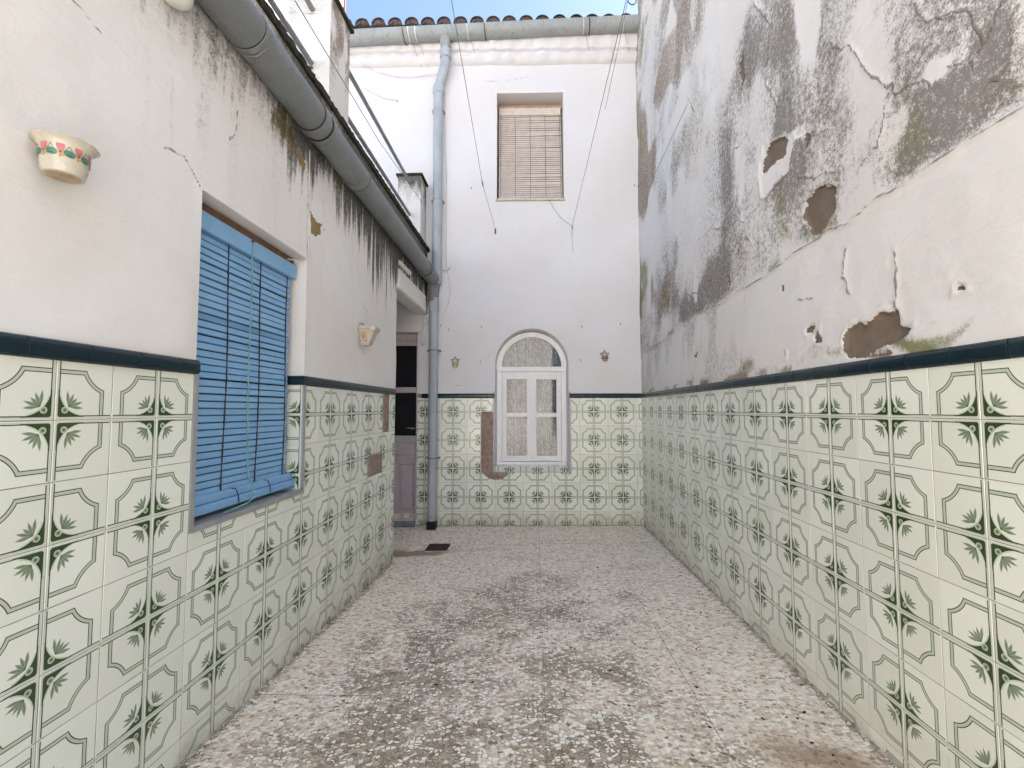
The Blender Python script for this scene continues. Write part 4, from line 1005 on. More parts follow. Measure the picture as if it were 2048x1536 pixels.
# arch window joinery
aw = thing('arched_window', 'white peeling arched window with lace curtains and sloping tiled sill, ground floor', 'window', (AC, dA, AW[2]), 'E')
aw.parent = None
F0, F1 = AC - AR * .96, AC + AR * .96
b = MB(); yf, yb = dA - .005, dA + .045
ri = .326; zc_ = AW[3] + .0; ro = AR * .97
n2 = 36; vs = []
for yy in (yf, yb):
    for i in range(n2 + 1):
        t = math.pi * i / n2
        vs += [(AC + ri * math.cos(t), yy, 1.675 + ri * math.sin(t)), (AC + ro * math.cos(t), yy, 1.675 + ro * math.sin(t))]
q = 2 * (n2 + 1); fs = []
for i in range(n2):
    a = 2 * i; fs += [(a, a + 1, a + 3, a + 2), (q + a, q + a + 2, q + a + 3, q + a + 1), (a, a + 2, q + a + 2, q + a), (a + 1, q + a + 1, q + a + 3, a + 3)]
b.add(vs, fs); b.box((F0, yf - .006, 1.620), (F1, yb, 1.676), .004); b.box((F0, yf, .60), (F0 + .055, yb, 1.620), .003); b.box((F1 - .055, yf, .60), (F1, yb, 1.620), .003); b.box((F0 + .055, yf - .004, .60), (F1 - .055, yb, .645), .004)
part('frame', b, 'white_paint', aw, False)
L0, L1, M0 = F0 + .058, F1 - .058, AC
for (a0, a1) in ((L0, AC - .002), (AC + .002, L1)):
    b = MB(); y0, y1 = yf - .012, yf + .03; sw = .050 if a0 < AC - .1 else .050
    b.box((a0, y0, .650), (a0 + sw, y1, 1.615), .004); b.box((a1 - sw, y0, .650), (a1, y1, 1.615), .004)
    b.box((a0 + sw, y0, 1.535), (a1 - sw, y1, 1.615), .004); b.box((a0 + sw, y0, .650), (a1 - sw, y1, .712), .004); b.box((a0 + sw, y0 + .003, 1.125), (a1 - sw, y1, 1.172), .004)
    cs = part('casement', b, 'white_paint', aw)
    part('pane', MB().box((a0 + sw, y0 + .02, .712), (a1 - sw, y0 + .024, 1.125)), 'clear_glass', cs); part('pane', MB().box((a0 + sw, y0 + .02, 1.172), (a1 - sw, y0 + .024, 1.535)), 'clear_glass', cs)
b = MB().box((AC - .008, yf - .018, .65), (AC + .008, yf - .011, 1.615), .002); part('cover_strip', b, 'white_paint', aw)
pts = [(AC + ri * math.cos(math.pi * i / 24), 1.676 + ri * math.sin(math.pi * i / 24)) for i in range(25)]
b = MB().prism(pts, lambda s, z: (s, yf + .02, z), lambda s, z: (s, yf + .024, z)); part('fanlight_pane', b, 'clear_glass', aw)
def curtain(s0, s1, z0, z1, y, seed, nf, name='curtain', arc=False):
    n, m = 60, 10; vs = []; uv = []
    rr = random.Random(seed); ph = rr.random() * 6
    for i in range(n + 1):
        for j in range(m + 1):
            s = s0 + (s1 - s0) * i / n; z = z0 + (z1 - z0) * j / m
            fo = .016 * math.sin(nf * 2 * math.pi * i / n + ph + .5 * math.sin(j * .3)) + .006 * math.sin(nf * 5.3 * i / n + j * .2)
            vs.append((s, y + fo, z)); uv.append(((i / n) * (s1 - s0) * 1.7, z))
    b = MB().add(vs, [(i * (m + 1) + j, (i + 1) * (m + 1) + j, (i + 1) * (m + 1) + j + 1, i * (m + 1) + j + 1) for i in range(n) for j in range(m)])
    o = part(name, b, 'lace', aw, True); me = o.data; l = me.uv_layers.new(name='UVMap'); vi = np.zeros(len(me.loops), np.int32); me.loops.foreach_get('vertex_index', vi); l.data.foreach_set('uv', np.array(uv, np.float32)[vi].ravel())
curtain(L0 - .01, AC - .0, .68, 1.58, dA + .075, 1, 5); curtain(AC - .0, L1 + .01, .68, 1.58, dA + .078, 2, 6)
curtain(AC - ri, AC + ri, 1.66, 2.01, dA + .09, 3, 11, 'fanlight_curtain')
curtain(L0 - .01, L1 + .01, .68, 1.58, dA + .13, 5, 9, 'net_curtain')
# wooden bottom rail rotten, sloping sill tiles
b = MB().add([(F0 + .01, yf - .018, .618), (F1 - .01, yf - .018, .618), (F1 - .01, yf - .004, .645), (F0 + .01, yf - .004, .645), (F0 + .01, yf, .59), (F1 - .01, yf, .59)], [(0, 1, 2, 3), (0, 4, 5, 1)]); part('weather_bar', b, 'white_paint', aw)
for k in range(7):
    a0 = -1.71 + k * TS; a1 = a0 + TS; a0, a1 = max(a0, AW[0] + .004), min(a1, AW[1] - .004)
    if a1 - a0 < .02: continue
    mb, uv = MB(), []
    tile_piece(mb, uv, a0, a1, 0, .105, (-1.71 + k * TS) if k % 2 == 0 else (-1.71 + (k + 1) * TS), .02, lambda s, z, d: (s - AC, -.006 + z * .97 - d * .0 - dA, .562 + z * .36 + d - AW[2]))
    me = uvmesh(mb, uv, 'sill_tile'); o = bpy.data.objects.new('sill_tile', me); link(o, aw)
# metal edging round the arched window's lower part
b = MB(); e0, e1 = AW[0] - .019, AW[1] + .021
b.box((e0, -.004, AW[2] - .004), (AW[0] - .002, .01, 1.40), 0); b.box((AW[1] + .002, -.004, AW[2] - .004), (e1, .01, 1.40), 0); b.box((AW[0] - .002, -.004, AW[2] - .004), (AW[1] + .002, .01, AW[2] + .016), 0)
part('edging', b, 'aluminium', hs)
# dado
SE = -0.2103
mk = lambda u: int(round((u - SE) / TS))
holeA = (AW[0] - .019, AW[1] + .021, AW[2] - .004, 1.4)
missE = [(mk(-1.71), r) for r in (1, 2, 3, 4)]
tile_wall(hs, SE, (DO[1] + .004, -.0005), (0, 9), [holeA], fmE, missing=missE)
grout_sheet(hs, (DO[1] + .002, -.0005), (-.12, 1.335), [(holeA[0], holeA[1], holeA[2], 1.335), (-1.7103, -1.5603, .5843, 1.1843)], fmE)
mortar_patch(hs, -1.7103, AW[0] - .019, .5843, 1.1843, fmE, -.0135, .012, 9, 1, zl=4)
PM = [(-1.7103, .62), (-1.7103, .575), (-1.68, .52), (-1.62, .478), (-1.55, .462), (-1.48, .475), (-1.43, .51), (-1.42, .543), (-1.58, .543), (-1.58, .62)]
mortar_patch(hs, -1.712, -1.41, .455, .60, fmE, -.001, .004, 12, 1, sdf=lambda s, z: poly_sdf(np.array([s]), np.array([z]), PM)[0] > -.001 and not (s > AW[0] - .019 and z > AW[2] - .004))
edge_tiles(hs, DO[1] + .05, AW[0] - .002, -1.63, fmE, prot=.009)
edge_tiles(hs, AW[1] + .004, -.002, -.62, fmE, prot=.009)
mortar_patch(hs, DO[1] + .002, DO[1] + .05, 1.336, 1.378, fmE, -.006, .008, 31, 1, name='broken_edge_tile')
# upper window recess and beige blind
b = MB()
b.box((W2[0] - .003, -.0008, W2[2]), (W2[0], .24, W2[3])); b.box((W2[1], -.0008, W2[2]), (W2[1] + .003, .24, W2[3])); b.box((W2[0] - .003, -.0008, W2[3]), (W2[1] + .003, .24, W2[3] + .003)); b.box((W2[0], .0, W2[2] - .003), (W2[1], .24, W2[2] + .001))
part('upper_reveal', b, 'plaster_end', hs)
b = MB().box((W2[0] - .012, -.022, W2[2] - .022), (W2[1] + .014, .05, W2[2] + .0), .004); part('upper_sill', b, 'ceramic', hs)
b = MB()
for (a0, a1, c0, c1) in ((W2[0], W2[1], 4.64, 4.715), (W2[0], W2[1], 3.51, 3.56), (W2[0], W2[0] + .05, 3.56, 4.64), (W2[1] - .05, W2[1], 3.56, 4.64)): b.box((a0, .20, c0), (a1, .24, c1))
uw = part('upper_window', b, 'wood_pale', hs); part('pane', MB().box((W2[0] + .05, .215, 3.56), (W2[1] - .05, .222, 4.64)), 'door_glass', uw)
b2 = thing('roller_blind', 'beige slatted roller blind closed in the upstairs window recess', 'blind', (-1.18, .05, 3.515), 'E')
B0, B1 = W2[0] + .018, W2[1] - .012
part('headrail', MB().box((B0 - .012, .150, 4.632), (B1 + .01, .19, 4.675), .003), 'wood_pale', b2)
part('pelmet', MB().box((B0, .130, 4.548), (B1 - .004, .165, 4.634), .004), 'blind_beige', b2)
zz = 4.556; i = 0; ph = .0242
bz = lambda z: .150 - .115 * max(0, (4.55 - z) / 1.05) ** 1.0
while zz > 3.535:
    n = 5; vs = []; sl = rb.uniform(-.0007, .0007) + .0008; h = ph - .0042
    for j in range(n + 1):
        u = B0 + (B1 - B0) * j / n + (.004 * (4.5 - zz)); y = bz(zz) + rb.uniform(-.0008, .0008)
        vs += [(u, y, zz - h + sl * j), (u, y - .004, zz - h + .003 + sl * j), (u, y - .003, zz - .003 + sl * j), (u, y + .002, zz + sl * j)]
    b = MB().add(vs, [(j * 4 + k, j * 4 + (k + 1) % 4, (j + 1) * 4 + (k + 1) % 4, (j + 1) * 4 + k) for j in range(n) for k in range(4)] + [(3, 2, 1, 0), (n * 4, n * 4 + 1, n * 4 + 2, n * 4 + 3)])
    part('slat', b, 'blind_beige', b2); zz -= ph; i += 1
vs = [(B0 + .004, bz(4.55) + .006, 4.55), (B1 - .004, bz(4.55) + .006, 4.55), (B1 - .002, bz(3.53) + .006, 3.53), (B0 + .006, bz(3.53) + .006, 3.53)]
part('gap_shade_sheet', MB().add(vs, [(0, 1, 2, 3)]), 'cord_brown', b2, label='dark sheet standing in for shade in the slat gaps')  # flat dark sheet, shade behind the slats put into its colour
for f in (.03, .26, .50, .74, .975):
    u = B0 + (B1 - B0) * f
    part('ladder_cord', MB().tube([(u, bz(4.55) - .006, 4.55), (u + .002, bz(4.0) - .006, 4.0), (u + .003, bz(3.53) - .006, 3.53)], .0019, 5), 'cord_brown', b2, True)
part('rolled_slat', MB().box((B0 - .004, .018, 3.512), (B1 + .008, .055, 3.534), .004), 'blind_beige', b2)
part('pull_cord', MB().tube([(B1 - .008, .10, 4.60), (B1 + .003, .08, 4.2), (B1 + .006, .04, 3.8), (B1 + .010, .01, 3.52)], .003, 5), 'cord_brown', b2, True)

# door
dd_ = .11
b = None
dr_ = thing('door', 'mauve-white panelled back door with dark glass panes, seen through the passage opening', 'door', (-2.83, dd_, 0), 'E')
D0, D1 = DO[0], DO[1]
b = MB().box((D1 - .032, dd_ - .01, .03), (D1 - .001, dd_ + .06, 2.043), .003).box((D0 + .001, dd_ - .01, .03), (D0 + .03, dd_ + .06, 2.043), .003).box((D0 + .03, dd_ - .01, 1.975), (D1 - .032, dd_ + .06, 2.043), .003)
part('frame', b, 'door_paint', dr_)
b = MB(); p0, p1 = D0 + .031, D1 - .033
b.box((p0, dd_ + .012, 1.915), (p1, dd_ + .05, 1.974), .003); b.box((p0, dd_ + .01, 1.392), (p1, dd_ + .05, 1.455), .006); b.box((p0, dd_ + .01, .86), (p1, dd_ + .05, .922), .006)
b.box((p0, dd_ + .02, .085), (p1, dd_ + .05, .86)); b.box((p0, dd_ + .012, .922), (p0 + .07, dd_ + .05, 1.915), .003)
for (a0, a1, c0, c1) in ((p0 + .06, p1 - .0, .71, .835),): b.box((a0, dd_ + .010, c0), (a1, dd_ + .020, c1), .007)
leaf_ = part('leaf', b, 'door_paint', dr_)
for (a0, a1) in ((p1 - .155, p1 - .035), (p1 - .40, p1 - .24), (p1 - .62, p1 - .47)):
    b = MB(); zt_ = .60
    pts = [(a0, .15), (a1, .15), (a1, zt_), (a0 + .02, zt_), (a0, zt_ - .02)]
    b.prism(pts, lambda s, z: (s, dd_ + .008, z), lambda s, z: (s, dd_ + .0205, z)); part('panel', b, 'door_paint', leaf_)
    b = MB().box((a0 - .02, dd_ + .002, zt_ + .012), (a1 + .01, dd_ + .02, zt_ + .024), .005).box((a0 - .018, dd_ + .006, .15), (a0 - .008, dd_ + .02, zt_ + .01), .003).box((a1 + .004, dd_ + .006, .15), (a1 + .012, dd_ + .02, zt_ + .01), .003).box((a0 - .02, dd_ + .004, .13), (a1 + .01, dd_ + .02, .14), .003)
    part('moulding', b, 'door_paint', leaf_)
for (c0, c1) in ((1.455, 1.915), (.922, 1.392)):
    b = MB().box((p1 - .012, dd_ + .015, c0), (p1, dd_ + .05, c1)); part('glazing_bead', b, 'door_dark', leaf_)
    part('pane', MB().box((p0 + .07, dd_ + .03, c0), (p1 - .012, dd_ + .035, c1)), 'door_glass', leaf_)
part('handle', MB().tube([(p1 - .02, dd_ + .03, 1.003), (p1 - .02, dd_ - .022, 1.003), (p1 - .03, dd_ - .026, 1.002), (p1 - .07, dd_ - .026, 1.008), (p1 - .10, dd_ - .024, 1.012)], [.009, .008, .009, .007, .006], 8), 'aluminium', dr_, True)
b = MB().box((D0, -.01, -.06), (D1 - .002, dd_ + .05, .03), .004).box((D0, dd_ - .0, .03), (D1 - .002, dd_ + .05, .085), .003); part('threshold', b, 'terrazzo', dr_)
mm_ = part('step_riser', MB().box((D0, -.024, -.08), (-2.52, -.010, .034), .003).box((-2.518, -.024, -.08), (D1 + .0, -.010, .034), .003), 'step_marble', dr_)
b = MB().box((D1 - .0006, -.0006, -.05), (D1 + .003, .11, 2.045)).box((D0, -.0006, DO[3]), (D1, .11, DO[3] + .003)); part('door_reveal', b, 'plaster_end', hs)

# roof: barrel tiles and eaves
sl_ = math.tan(R(17))
def roof_piece(u, j, up=True):
    n = 8; L = .40; vs = []
    v0 = -.10 + j * .32; r0, r1 = (.078, .066)
    for t_, rr in ((0, r0), (1, r1)):
        y = v0 + t_ * L; z = 5.446 + (y + .1) * sl_ + (.018 if t_ == 0 else 0) + (0 if up else .016)
        for k_ in range(n + 1):
            a = math.pi * k_ / n
            for q_ in (0, 1):
                r_ = rr - .009 * q_
                vs.append((u + r_ * math.cos(a), y, z + (r_ * .92 * math.sin(a) if up else -r_ * .5 * math.sin(a))))
    m = 2 * (n + 1); fs = []
    for k_ in range(n):
        a = 2 * k_; fs += [(a, a + 2, m + a + 2, m + a), (a + 1, m + a + 1, m + a + 3, a + 3), (a, a + 1, a + 3, a + 2)]
    return MB().add(vs, fs)
rp = random.Random(8)
mU = roof_piece(0, 0).mesh('roof_tile'); mU.polygons.foreach_set('use_smooth', [True] * len(mU.polygons)); mU.set_sharp_from_angle(angle=R(40)); mU.materials.append(MAT['roof_tile'])
mPl = MB().prism([(.069 * math.cos(math.pi * i / 10), .063 * math.sin(math.pi * i / 10)) for i in range(11)], lambda s_, z_: (s_, -.085, 5.462 + z_), lambda s_, z_: (s_, .05, 5.462 + z_)).mesh('mortar_plug'); mPl.materials.append(MAT['terracotta'])
for k_ in range(34):
    for j in range(4 if k_ < 24 else 2):
        o = bpy.data.objects.new('roof_tile', mU); link(o, hs); u = .05 - .1815 * k_ + rp.uniform(-.005, .005)
        o.location = (u, j * .32, j * .32 * sl_ + .012 * (j > 0) * 0 + rp.uniform(-.003, .003))
        if j == 0:
            q = bpy.data.objects.new('mortar_plug', mPl); link(q, hs); q.location = (u, 0, o.location.z)
b = MB()
for k_ in range(34):
    b2_ = roof_piece(-.04 - .1815 * k_, 0, False); b.add(b2_.v, b2_.f)
b.add([(UW, -.06, 5.42), (1.2, -.06, 5.42), (1.2, 1.6, 5.42 + 1.66 * sl_), (UW, 1.6, 5.42 + 1.66 * sl_)], [(0, 1, 2, 3)])
part('roof_channels', b, 'roof_tile', hs, kind='stuff')
# back slope so the roof stays closed from other places
part('roof_back', MB().add([(UW, 1.6, 5.42 + 1.66 * sl_), (1.2, 1.6, 5.42 + 1.66 * sl_), (1.2, 4.4, 5.2), (UW, 4.4, 5.2)], [(0, 1, 2, 3)]).box((UW, 4.3, -.2), (1.2, 4.4, 5.3)), 'roof_tile', hs)
# rounded plaster cove under the eaves
b = MB(); pf = [(-.000, 5.035), (-.032, 5.045), (-.060, 5.075), (-.070, 5.10), (-.060, 5.13), (-.022, 5.145), (-.026, 5.17), (-.058, 5.185), (-.074, 5.24), (-.078, 5.36), (0.0, 5.44)]
nn = 260; vs = []
for i in range(nn + 1):
    u = UW + (.1 - UW) * i / nn; w_ = .008 * math.sin(u * 34.5) + .003 * math.sin(u * 11)
    for (y, z) in pf: vs.append((u, y - (w_ if y < -.001 else 0), z))
m = len(pf); b.add(vs, [(i * m + j, i * m + j + 1, (i + 1) * m + j + 1, (i + 1) * m + j) for i in range(nn) for j in range(m - 1)]); part('eaves_moulding', b, 'plaster_end', hs, True)

# ================================================================== ROOF GUTTER, DOWNPIPE
gz = lambda u: 5.262 + (u + 3.18) * .0355
gt = thing('roof_gutter', 'weathered grey half-round gutter under the roof tiles of the far house', 'gutter', (-1.5, -.12, 5.3), 'E')
b = MB(); n = 12; vs = []; GR = .088; NU = 30
for i in range(NU + 1):
    u = -5.6 + (5.6 + .045) * i / NU; zc = gz(u)
    for k_ in range(n + 1):
        a = math.pi + math.pi * k_ / n
        for q_ in (0, 1):
            r_ = GR - .006 * q_; vs.append((u, -.125 + r_ * math.cos(a), zc + .03 + r_ * 1.05 * math.sin(a) + (.0 if 0 < k_ < n else .012)))
m = 2 * (n + 1); fs = []
for i in range(NU):
    for k_ in range(n):
        a = i * m + 2 * k_; c_ = (i + 1) * m + 2 * k_; fs += [(a, c_, c_ + 2, a + 2), (a + 1, a + 3, c_ + 3, c_ + 1)]
    for e_ in (0, 2 * n): a = i * m + e_; c_ = (i + 1) * m + e_; fs.append((a, a + 1, c_ + 1, c_))
for i in (0, NU): fs += [tuple(i * m + 2 * k_ + (0) for k_ in range(n + 1))]
b.add(vs, fs); part('trough', b, 'gutter_grey', gt, True)
for u, dk in ((-2.547, 1), (-2.49, 0), (-2.414, 0), (-1.851, 0), (-1.664, 1), (-.537, 1), (-.60, 0), (-.172, 0)):
    zc = gz(u); b = MB(); P_ = [(u + .006 * (k_ - 4) * .4, -.125 + (GR + .004) * math.cos(math.pi + math.pi * k_ / 8), zc + .03 + (GR + .004) * 1.05 * math.sin(math.pi + math.pi * k_ / 8)) for k_ in range(9)]
    b.tube(P_, .0065 if dk else .005, 6); part('strap', b, 'rust' if dk else 'cable_white', gt, True)
    if not dk: part('stay_wire', MB().tube([(u + .02, -.125, zc - .06), (u + .10, -.004, zc - .27)], .002, 5), 'wire', gt, True)
dp = thing('downpipe', 'pale grey upper downpipe with a bend, from roof gutter down to the annexe gutter', 'pipe', (-2.186, -.07, 2.6), 'E')
gzd = gz(-2.11)
b = MB().tube([(-2.108, -.12, gzd - .03), (-2.108, -.115, gzd - .08), (-2.106, -.105, gzd - .13)], [.062, .056, .052], 16)
part('outlet', b, 'gutter_grey', dp, True)
b = MB().tube([(-2.106, -.105, 5.16), (-2.106, -.10, 5.06), (-2.112, -.095, 4.99), (-2.135, -.085, 4.90), (-2.165, -.075, 4.80), (-2.183, -.07, 4.74), (-2.186, -.07, 4.66)], .051, 16)
part('bend', b, 'downpipe', dp, True)
part('pipe', MB().tube([(-2.186, -.07, 4.70), (-2.186, -.07, 2.55)], .0505, 18), 'downpipe', dp, True)
for z, u, y in ((5.08, -2.106, -.10), (4.70, -2.186, -.07)): part('socket', MB().tube([(u, y, z + .06), (u, y, z + .05), (u, y, z - .03), (u, y, z - .035)], [.055, .060, .060, .053], 18), 'downpipe', dp, True)
for z in (4.48, 3.47): part('clamp', MB().lathe((-2.186, -.07, z), [(.0515, -.008), (.054, -.008), (.054, .008), (.0515, .008)], 18).box((-2.255, -.075, z - .006), (-2.236, -.0, z + .006)).box((-2.137, -.075, z - .006), (-2.118, -.0, z + .006)), 'aluminium', dp)
# annexe gutter pipe
gp = thing('gutter_pipe', 'thick dark grey fibre-cement gutter pipe running along the top of the left wall', 'pipe', (-1.083, 2.5, 2.62))
PX, PR = -1.085, .0775
pz = lambda y: 2.655 - .017 * (y - 1.0) * .9
def pp(y0, y1, mat, r=PR, name='pipe_length'):
    n = max(2, int((y1 - y0) / .3)); part(name, MB().tube([(PX, y0 + (y1 - y0) * i / n, pz(y0 + (y1 - y0) * i / n)) for i in range(n + 1)], r, 28), mat, gp, True)
pp(-.58, .4, 'pipe_hatch'); pp(.4, 1.61, 'pipe_hatch'); pp(1.60, 2.12, 'pipe_hatch', PR - .001); pp(2.10, 2.72, 'pipe_grey', PR - .003); pp(2.70, 4.36, 'pipe_grey', PR - .005); pp(4.34, 4.80, 'pipe_grey', PR - .007)
for y, w_, r in ((1.61, .012, .081), (2.12, .03, .084), (2.19, .012, .083), (2.705, .008, .078), (4.36, .012, .079), (4.42, .02, .081)):
    part('collar', MB().tube([(PX, y - w_, pz(y)), (PX, y - w_ + .002, pz(y)), (PX, y + w_ - .002, pz(y)), (PX, y + w_, pz(y))], [r - .006, r, r, r - .006], 28), 'pipe_grey', gp, True)
    part('mastic', MB().tube([(PX, y - w_ - .004, pz(y)), (PX, y - w_ + .001, pz(y))], r - .0025, 28), 'door_dark', gp, True)
for y in (1.63, 2.225, 2.62, 4.3):
    P_ = [(XL - .01, y, pz(y) - .02), (XL + .02, y, pz(y) - .05), (PX - .03, y, pz(y) - .078), (PX + .02, y + .003, pz(y) - .08), (PX + .06, y + .004, pz(y) - .05)]
    part('bracket', MB().tube(P_, .0035, 6), 'pipe_grey', gp, True)
part('elbow', MB().tube([(PX, 4.72, pz(4.7)), (PX - .0, 4.80, pz(4.7) - .005), (PX + .001, 4.86, pz(4.7) - .03), (PX + .002, 4.845, pz(4.7) - .06)], [.074, .074, .07, .05], 24), 'pipe_grey', gp, True)
part('drop', MB().tube([(PX, 4.785, 2.60), (PX, 4.785, 2.50), (PX + .002, 4.787, 2.44), (PX + .002, 4.787, 2.36)], [.07, .066, .056, .054], 20), 'pipe_grey', gp, True)
lp = thing('downpipe', 'grey lower downpipe standing against the tiles beside the passage, ending at the floor', 'pipe', (-2.215, -.07, 0), 'E')
part('pipe', MB().tube([(-2.214, -.07, 2.40), (-2.214, -.07, .06)], .0485, 20), 'downpipe', lp, True)
part('socket', MB().tube([(-2.214, -.07, 2.36), (-2.214, -.07, 2.355), (-2.214, -.07, 2.26), (-2.214, -.07, 2.25)], [.05, .056, .056, .0495], 20), 'downpipe', lp, True)
part('cement_collar', MB().tube([(-2.214, -.07, .115), (-2.214, -.07, .10), (-2.214, -.07, .055)], [.0488, .0505, .052], 16), 'gutter_grey', lp, True)
part('opening', MB().box((-2.262, -.125, -.04), (-2.168, -.012, .052), .01), 'gap_shade', lp)  # solid black block painted as the shade in the pipe's open foot
for z in (1.835, .70): part('clamp', MB().lathe((-2.214, -.07, z), [(.0495, -.007), (.052, -.007), (.052, .007), (.0495, .007)], 18).box((-2.285, -.075, z - .006), (-2.262, -.0, z + .006)).box((-2.166, -.08, z - .008), (-2.142, -.0, z + .008)), 'pipe_grey', lp)

# ================================================================== TERRACE PILLARS AND BARS
def pillar(x0, x1, y0, y1, z1, label, seed):
    p = thing('terrace_pillar', label, 'pillar', ((x0 + x1) / 2, (y0 + y1) / 2, ZC + .03), group='pillars on the annexe roof edge')
    def f(s, z):
        st = fbm(s * 22 + seed, z * 3, seed, 4); m = fbm(s * 9, z * 9, seed + 3)
        top = sst(.32, .0, z1 - z + (st - .5) * .35)
        return {'disp': (fbm(s * 7, z * 7, seed + 5) - .5) * .006, 'grime': np.clip(top * (.85 if seed == 61 else .3) + .32 * m, 0, 1), 'moss': .2 * top * m, 'brown': np.clip(.5 * top * m + .15 * sst(.5, .7, m), 0, 1), 'peel': s * 0 - 1, 'crack': np.minimum(seg_d(s + (fbm(s * 30, z * 30, 5) - .5) * .03, z, [(x0 - .1, z1 - .1), (x1, z1 - .13)]), seg_d(s, z + (fbm(s * 30, z * 30, 9) - .5) * .03, [(x0 + .1, z1 - .42), (x1 - .03, z1 - .55)])) + .0006}
    def f2(s, z):
        o = f(s, z); st = fbm(s * 15, z * 4, seed + 9, 4); o['brown'] = np.clip(.55 * sst(.35, .65, st) * sst(-.1, .5, z - 3.0) + .2 * fbm(s * 30, z * 30, seed), 0, 1); o['grime'] = np.clip(.5 * sst(.45, .65, st) * sst(.5, .0, z1 - z) + .2 * st, 0, 1); return o
    g = lambda a, b_: lines(a, b_, .012)
    field_mesh('front_face', g(x0, x1), g(ZC, z1), f, lambda s, z, d: np.stack([s, y0 - d * 0, z], 1), lambda s, z: s < 99, 'plaster_left', p)
    field_mesh('side_face', g(y0, y1), g(ZC, z1), f2, lambda s, z, d: np.stack([x1 + d * 0, s, z], 1), lambda s, z: s < 99, 'plaster_left', p)
    field_mesh('side_face', g(y0, y1), g(ZC, z1), f2, lambda s, z, d: np.stack([x0 + d * 0, s, z], 1), lambda s, z: s < 99, 'plaster_left', p)
    part('core', MB().box((x0 + .002, y0 + .002, ZC), (x1 - .002, y1 - .0, z1 - .001)), 'plaster_left', p)
    part('cap', MB().box((x0 - .02, y0 - .022, z1), (x1 + .022, y1 + .02, z1 + .022), .003), 'coping', p)
    return p
pillar(-1.447, -1.19, 2.50, 2.775, 3.655, 'nearer and taller-looking white pillar on the annexe roof, flaking on its right side', 41)
pillar(-1.425, -1.186, 4.60, 4.84, 3.655, 'farther small pillar on the annexe roof with black-stained top, beside the downpipe', 61)
for (y0, y1, z, lab) in ((-.6, 2.505, 3.232, 'nearer lower grey metal rail above the left wall, ending at the near pillar'), (-.6, 2.505, 3.560, 'nearer upper grey metal rail above the left wall, at the top of the photo'),
                         (2.77, 4.605, 3.240, 'farther lower grey metal rail between the two roof pillars'), (2.77, 4.605, 3.578, 'farther upper grey metal rail between the two roof pillars')):
    single('rail', lab, 'rail', MB().tube([(-1.30, y0, z), (-1.30, y1 + .01, z)], .0155, 14), 'bar_grey', True, 'metal rails between the roof pillars')
single('iron_bracket', 'rusty iron bracket stub under the near rail where it meets the white pillar', 'bracket', MB().tube([(-1.44, 2.495, 3.215), (-1.33, 2.49, 3.205), (-1.285, 2.488, 3.195)], .007, 6), 'rust')
single('clothes_line', 'thin dark line strung along the roof pillars above the left wall', 'line', MB().tube([(-1.15, -.6, 3.15), (-1.15, 2.04, 3.18), (-1.15, 3.25, 3.20), (-1.15, 4.3, 3.31), (-1.17, 4.62, 3.36)], .0022, 5), 'wire_dark', True, 'clothes lines')

# ================================================================== WIRES ACROSS THE YARD
def Ew(u, d, z): return Vector(E2W(u, d, z))
a1 = Ew(-1.561, -.02, 3.17); n1 = Vector((-.455, 3.6, 3.19)); z1_ = Vector((-.36, 1.9, 3.22))
t1 = thing('clothes_line', 'left of the two overhead lines, knotted halfway, hooked beside the beige blind', 'line', tuple(a1), group='clothes lines')
far1 = Vector((-.36, -3.0, 3.3)); k1_ = Vector((-.4466, 3.83, 3.158))
part('line', MB().tube([a1, k1_, Vector((-.392, 2.05, 3.165)), far1], .0019, 5), 'wire', t1, True)
part('knot', MB().tube([k1_ + Vector((0, .05, -.0)), k1_ + Vector((.001, .02, -.003)), k1_ - Vector((0, .02, -.004)), k1_ - Vector((0, .07, 0))], [.002, .006, .005, .002], 6), 'wire_dark', t1, True)
part('hook', MB().tube([Ew(-1.561, .01, 3.165), Ew(-1.561, -.03, 3.165), Ew(-1.561, -.032, 3.135)], .004, 6).box(tuple(Ew(-1.569, -.012, 3.12)), tuple(Ew(-1.553, -.002, 3.18))), 'rust', t1, True)
a2 = Ew(-.727, -.02, 3.195)
t2 = thing('clothes_line', 'right of the two overhead lines, hooked right below the beige blind window', 'line', tuple(a2), group='clothes lines')
far2 = Vector((.50, -3.0, 3.3)); P2 = Vector((.445, 2.06, 3.172))
part('line', MB().tube([a2, P2, far2], .0019, 5), 'wire', t2, True)
part('line', MB().tube([P2 + Vector((.020, .85, -.004)), P2 + Vector((.012, .35, -.004)), P2 + Vector((.006, 0, .002))], .0014, 5), 'wire', t2, True)
part('loose_end', MB().tube([a2, Ew(-.73, -.008, 3.1), Ew(-.722, -.006, 2.92)], .0018, 5), 'wire', t2, True)
part('loose_end', MB().tube([Ew(-.98, -.03, 3.487), Ew(-.93, -.02, 3.40), Ew(-.85, -.015, 3.29), Ew(-.727, -.02, 3.195)], .0018, 5), 'wire', t2, True)
part('hook', MB().tube([Ew(-.727, .01, 3.19), Ew(-.727, -.03, 3.19), Ew(-.727, -.032, 3.155)], .004, 6), 'rust', t2, True)
rc0 = Vector((.455, 2.04, 3.105))
b = MB(); b.tube([rc0 + Vector((.021 * math.cos(t * math.pi / 10) * (1), 0, .024 * math.sin(t * math.pi / 10))) for t in range(21)], .0024, 6, False)
rg = single('ring', 'dark plastic ring dangling from the right overhead line against the sky', 'ring', b, 'wire_dark', True, org=tuple(rc0)); rg.rotation_euler = (0, .35, .3)
b = MB().tube([P2 + Vector((.004, -.02, .0)), P2 + Vector((.010, -.02, -.022)), P2 + Vector((.012, -.02, -.045))], .003, 6); part('string', b, 'wire_dark', t2, True)
